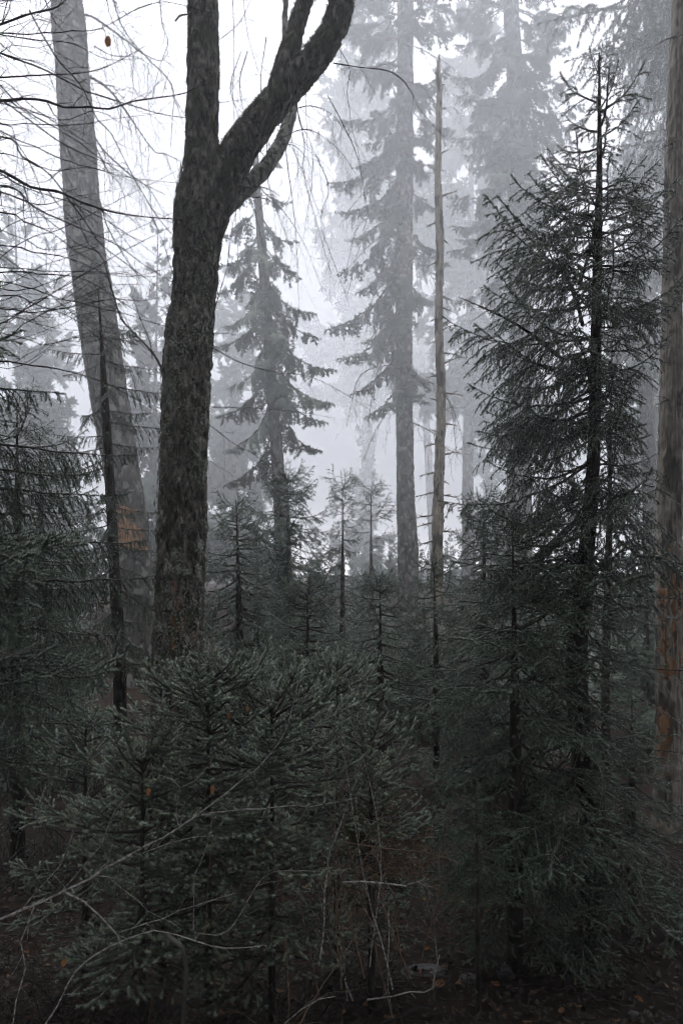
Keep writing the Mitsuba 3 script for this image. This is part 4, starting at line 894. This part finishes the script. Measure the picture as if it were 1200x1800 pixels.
cane('tall pale cane crossing the brush from its base to upper left', [(690, 1790), (672, 1720), (655, 1650), (635, 1570), (615, 1500), (600, 1440), (592, 1380)], 3.0, 7, 3, 5, 0.15, 'mat_branch_brown')
cane('thin cane leaning right across the middle of the brush', [(580, 1640), (610, 1570), (650, 1500), (690, 1450), (730, 1425), (742, 1380)], 3.0, 4, 1.8, 5, 0.14, 'mat_branch_brown')
cane('brown cane arching over the dark hollow at the centre', [(600, 1480), (650, 1488), (700, 1495), (760, 1502), (815, 1520)], 3.3, 7, 2.5, 6, 0.1, 'mat_branch_brown')
cane('pale twig hanging down at the foot of the centre brush', [(682, 1600), (683, 1650), (680, 1700), (682, 1740), (688, 1775)], 2.9, 5, 2, 3, 0.06, 'mat_branch_pale')
cane('pale stick lying on the leaves at the bottom centre', [(645, 1758), (690, 1752), (720, 1744), (745, 1745), (760, 1738)], 3.1, 8, 5, 2, 0.12, 'mat_branch_pale', 'broken_stick', 'stick')
cane('pale stick standing tilted on the leaves at the bottom centre', [(760, 1740), (764, 1715), (772, 1680)], 3.1, 8, 5, 1, 0.05, 'mat_branch_pale', 'broken_stick', 'stick')
cane('pale crooked twig in the bottom left corner of the leaves', [(500, 1800), (530, 1775), (560, 1758), (590, 1752)], 2.9, 5, 2.5, 2, 0.06, 'mat_branch_pale', 'broken_stick', 'stick')
for i_, (x0, y0, x1, y1) in enumerate([(560, 1700, 640, 1330), (640, 1720, 560, 1290), (600, 1740, 700, 1390), (690, 1740, 600, 1260), (720, 1720, 660, 1400), (560, 1750, 520, 1400), (650, 1700, 610, 1240), (580, 1690, 700, 1290), (740, 1690, 790, 1420), (620, 1760, 470, 1500), (540, 1650, 650, 1400), (700, 1650, 640, 1350), (610, 1760, 590, 1310), (660, 1690, 720, 1300), (540, 1720, 600, 1360), (770, 1700, 700, 1430), (630, 1650, 560, 1230), (670, 1760, 760, 1480), (590, 1600, 640, 1220), (500, 1700, 560, 1420)]):
    y = 3.1 + 0.06 * i_
    k = thing('brush_cane', *(('one of the crossing brown canes that make up the brush at the centre', 'twig', 'brown canes of the centre brush') if i_ % 3 else ('one of the paler grey stems among the brown canes of the centre brush', 'twig', 'pale canes of the centre brush')))
    mx, my = (x0 + x1) / 2 + rng.normal(0, 22), (y0 + y1) / 2
    put(k, bare(PX([(x0, y0), (mx, my), (x1, y1)], y), 0.0042, 0.0014, rng, 14, 0.30, 4, 0.03, 0.25), 'mat_branch_brown' if i_ % 3 else 'mat_branch_pale')

cane('long pale dead twig reaching in from the left edge below the spruce boughs', [(-40, 1175), (0, 1160), (50, 1143), (100, 1138), (145, 1133), (190, 1112), (212, 1098)], 3.3, 6, 2, 7, 0.12, 'mat_branch_pale')
cane('short pale dead twig lying over the long one at the left edge', [(-30, 1172), (0, 1160), (35, 1146), (72, 1132)], 3.25, 7, 3, 3, 0.08, 'mat_branch_pale')
cane('grey dead twig sloping down at the left edge under the pale twigs', [(-20, 1140), (25, 1150), (60, 1170), (105, 1192), (130, 1200)], 3.3, 5, 2, 8, 0.12, 'mat_branch_pale')
cane('thin pale twig hanging before the dark stems left of the forked trunk', [(212, 1105), (204, 1130), (190, 1155), (178, 1180)], 3.6, 4, 2, 4, 0.08, 'mat_branch_pale')
cane('thin slanting cane leaning right over the small firs at the centre', [(600, 1400), (640, 1330), (668, 1280), (670, 1240), (664, 1210)], 3.0, 5, 2, 5, 0.08, 'mat_branch_brown')
cane('forked brown cane rising from the brush into the second small fir', [(596, 1410), (612, 1340), (622, 1280), (630, 1235), (640, 1200)], 3.0, 5, 2, 6, 0.10, 'mat_branch_brown')
rng = np.random.default_rng(760)
tree = thing('dead_brush', 'dark tangle of dead leafless stems in the black lower left behind the pale branch', 'brush')
for q in range(110):
    x0, y0, y = rng.uniform(-60, 560), rng.uniform(1640, 1830), rng.uniform(2.7, 4.2)
    g0 = W(x0, y0, y); g0[2] = max(float(ground(g0[0], g0[1])), -2.0)
    a = np.array([rng.normal(0, 0.55), rng.normal(0, 0.3), rng.uniform(0.3, 1.0)]); l = rng.uniform(0.4, 1.0)
    put(part(tree, 'stem'), bare(np.array([g0, g0 + a * l * 0.5 + rng.normal(0, 0.05, 3), g0 + a * l + [0, 0, -0.15 * l]]), rng.uniform(0.002, 0.006), 0.001, rng, 8, 0.3, 4, 0.04, 0.4), 'mat_branch_dark' if rng.random() < 0.75 else 'mat_branch_brown')

# withered bracken heap (rusty) at the centre
k = thing('withered_bracken', 'rust brown withered bracken heap at the centre right of the canes', 'fern')
rg = np.random.default_rng(710); fr = []
for _ in range(44):
    o = W(rg.uniform(630, 745), rg.uniform(1500, 1560), rg.uniform(3.6, 4.3))
    d = unit(np.array([rg.normal(0, 0.7), rg.normal(0, 0.5), 1.0])); l = rg.uniform(0.2, 0.45)
    u = np.linspace(0, 1, 9)[:, None]
    c = o + l * (d * u + np.array([rg.normal(0, .3), rg.normal(0, .3), -0.7]) * u**2)
    fr.append(tube(c, np.linspace(0.002, 0.0008, 9), 3))
    for q in range(1, 9):
        for s in (-1, 1):
            e = unit(np.cross(c[q] - c[q - 1], [0.2, 1, 0.3])) * s + rg.normal(0, 0.3, 3) + [0, 0, -0.4]
            e = unit(e) * l * 0.22 * (1 - q / 11)
            w = unit(np.cross(e, rg.normal(size=3))) * 0.006
            fr.append((np.array([c[q], c[q] + e * 0.5 + w, c[q] + e, c[q] + e * 0.5 - w]), np.array([[0, 1, 2], [0, 2, 3]])))
put(k, join(fr), 'mat_branch_brown', False)

# ================================================================== FOREST FLOOR THINGS
rg = np.random.default_rng(800); lv = []
for _ in range(11000):
    y = rg.uniform(1.6, 7.5) ** 1.0; x = rg.uniform(-0.62, 0.62) * y * 1.05
    lv.append(leaf_mesh(np.array([x, y, float(0)]), rg.uniform(0.022, 0.065), rg, rg.uniform(-0.6, 0.7), [rg.normal(), rg.normal(), rg.normal(0, 0.25)], [rg.normal(0, 0.35), rg.normal(0, 0.35), 1]))
cs_ = np.array([v[:7].mean(0) for v, _ in lv]); gz = ground(cs_[:, 0], cs_[:, 1]) + rg.uniform(0.02, 0.055, len(lv))
v, f = join(lv); v[:, 2] += np.repeat(gz, 21)
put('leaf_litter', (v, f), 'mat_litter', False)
labels['leaf_litter'] = {'label': 'brown rotting leaves covering the forest floor', 'category': 'leaf litter', 'kind': 'stuff'}
tw = []
for _ in range(900):
    y = rg.uniform(1.8, 8); x = rg.uniform(-0.6, 0.6) * y; a = rg.uniform(0, 6.28); l = rg.uniform(0.08, 0.5)
    q = np.array([[x + math.cos(a) * l * t + rg.normal(0, 0.01), y + math.sin(a) * l * t + rg.normal(0, 0.01), 0] for t in (0, .33, .66, 1)])
    q[:, 2] = ground(q[:, 0], q[:, 1]) + rg.uniform(0.04, 0.10) + rg.normal(0, 0.015, 4)
    tw.append(tube(q, np.linspace(rg.uniform(0.002, 0.006), 0.0015, 4), 4))
put('twig_litter', join(tw), 'mat_branch_dark')
labels['twig_litter'] = {'label': 'small dead twigs strewn over the leaves', 'category': 'twigs', 'kind': 'stuff'}

def on_ground(px, py):
    """The place where the sight line through a picture point meets the ground."""
    d = np.linspace(1.5, 40, 4000)
    x = (px - 600) / F * d; z = EYE + (HORIZON - py) / F * d
    h = np.nonzero(z < ground(x, d))[0]
    i = h[0] if len(h) else len(d) - 1
    return np.array([x[i], d[i], float(ground(x[i], d[i]))])

def rock(label, px, py, size, flat, seed):
    k = thing('stone', label, 'stone')
    s = trimesh.creation.icosphere(3); v = np.array(s.vertices)
    v = v * (1 + 0.55 * (meshkit.fbm(v * 1.2 + seed, 2, seed) - 0.5) + 0.12 * (meshkit.fbm(v * 4 + seed, 2, seed) - 0.5))[:, None]
    v = v * np.array(size) * [1, 1, flat]
    put(k, (v + on_ground(px, py) + [0, 0, size[2] * flat * 0.1], np.array(s.faces)), 'mat_rock', True)
rock('pale grey angular stone among the leaves near the bottom right', 890, 1718, [0.055, 0.06, 0.07], 1.0, 2)
rock('flat mossy stone slab on the leaves at the bottom centre', 745, 1712, [0.15, 0.10, 0.05], 0.7, 5)
rock('dark wet stone half sunk in the leaves beside the slab', 825, 1730, [0.09, 0.08, 0.06], 0.8, 8)
rock('small pale stone chip in the bottom right corner', 1115, 1792, [0.045, 0.04, 0.04], 0.9, 11)

for label, px, py, s in [('curled orange leaf caught above the stone slab', 748, 1592, 0.07), ('orange leaf lying just below the stone slab', 772, 1745, 0.08), ('rusty leaf right of the pale stone, on the dark floor', 870, 1745, 0.07),
                         ('yellowed leaf lying near the bottom right corner', 1122, 1772, 0.06), ('small orange leaf on the floor left of the flat slab', 750, 1680, 0.05), ('faded brown leaf under the arching dead branch', 372, 1735, 0.10), ('reddish leaf on the floor below the tall young spruce', 858, 1612, 0.07), ('orange scrap of leaf beside the young spruce foot', 985, 1560, 0.05)]:
    k = thing('fallen_leaf', label, 'leaf')
    q = on_ground(px, py)
    put(k, leaf_mesh(q + [0, 0, 0.05], s * 0.95, rg, 0.8, [rg.normal(), 0.3, 0.25], [rg.normal(0, 0.5), -0.8, 1]), 'mat_leaf_orange')
for label, px, py, Yb in [('orange bud-like dead leaf on the first small fir', 402, 1258, 3.4), ('tiny orange leaf stuck beside the upright cane', 434, 1245, 3.4), ('reddish withered leaf left of the pale branch fork', 260, 1392, 2.7), ('withered orange leaf right of the pale branch fork', 373, 1388, 2.7), ('dry orange leaf hanging on the arching branch', 112, 1692, 2.6)]:
    k = thing('withered_leaf', label, 'leaf')
    put(k, leaf_mesh(W(px, py, Yb), 0.035, rg, 0.6, [0.1, 0.1, 1], [0.4, -1, 0]), 'mat_leaf_orange')

moss = []
for _ in range(3000):
    c = on_ground(0, 0) if False else W(628 + rg.normal(0, 12), 1452 + rg.normal(0, 22), 3.9 + rg.normal(0, 0.06))
    d = unit(rg.normal(size=3) + [0, -0.6, 0.5]); w = unit(np.cross(d, rg.normal(size=3))) * 0.0025
    moss.append((np.array([c - w, c + w, c + d * 0.016]), np.array([[0, 1, 2]])))
stump = thing('mossy_log', 'short piece of dead wood with a bright moss cushion among the centre canes', 'log')
sr = px_rows([(612, 1405, 7), (624, 1440, 10), (640, 1490, 11), (664, 1545, 12)], 4.0, False)
put(part(stump, 'wood'), trunk_mesh(sr, 28, 0.03, 0.25, 14, 0.4, 811), 'mat_bark_dark')
k = part(stump, 'moss'); put(k, join(moss), 'mat_moss', False); labels[k] = {'kind': 'stuff', 'label': 'bright green moss cushion'}

# ================================================================== WATER DROPS HANGING FROM THE NEAR CONIFERS
ico = trimesh.creation.icosphere(1); iv, iff = np.array(ico.vertices), np.array(ico.faces)
rg = np.random.default_rng(900)
for tree, pts in DROPS.items():
    p = np.vstack(pts)
    if len(p) > 2600: p = p[rg.choice(len(p), 2600, False)]
    r = rg.uniform(0.0018, 0.0034, len(p))
    v = (p[:, None] + iv[None] * r[:, None, None]).reshape(-1, 3)
    f = (iff[None] + (np.arange(len(p)) * len(iv))[:, None, None]).reshape(-1, 3)
    k = part(tree, 'water_drops'); put(k, (v, f), 'mat_drop'); labels[k] = {'kind': 'stuff', 'label': 'tiny clear water drops on the twig ends'}
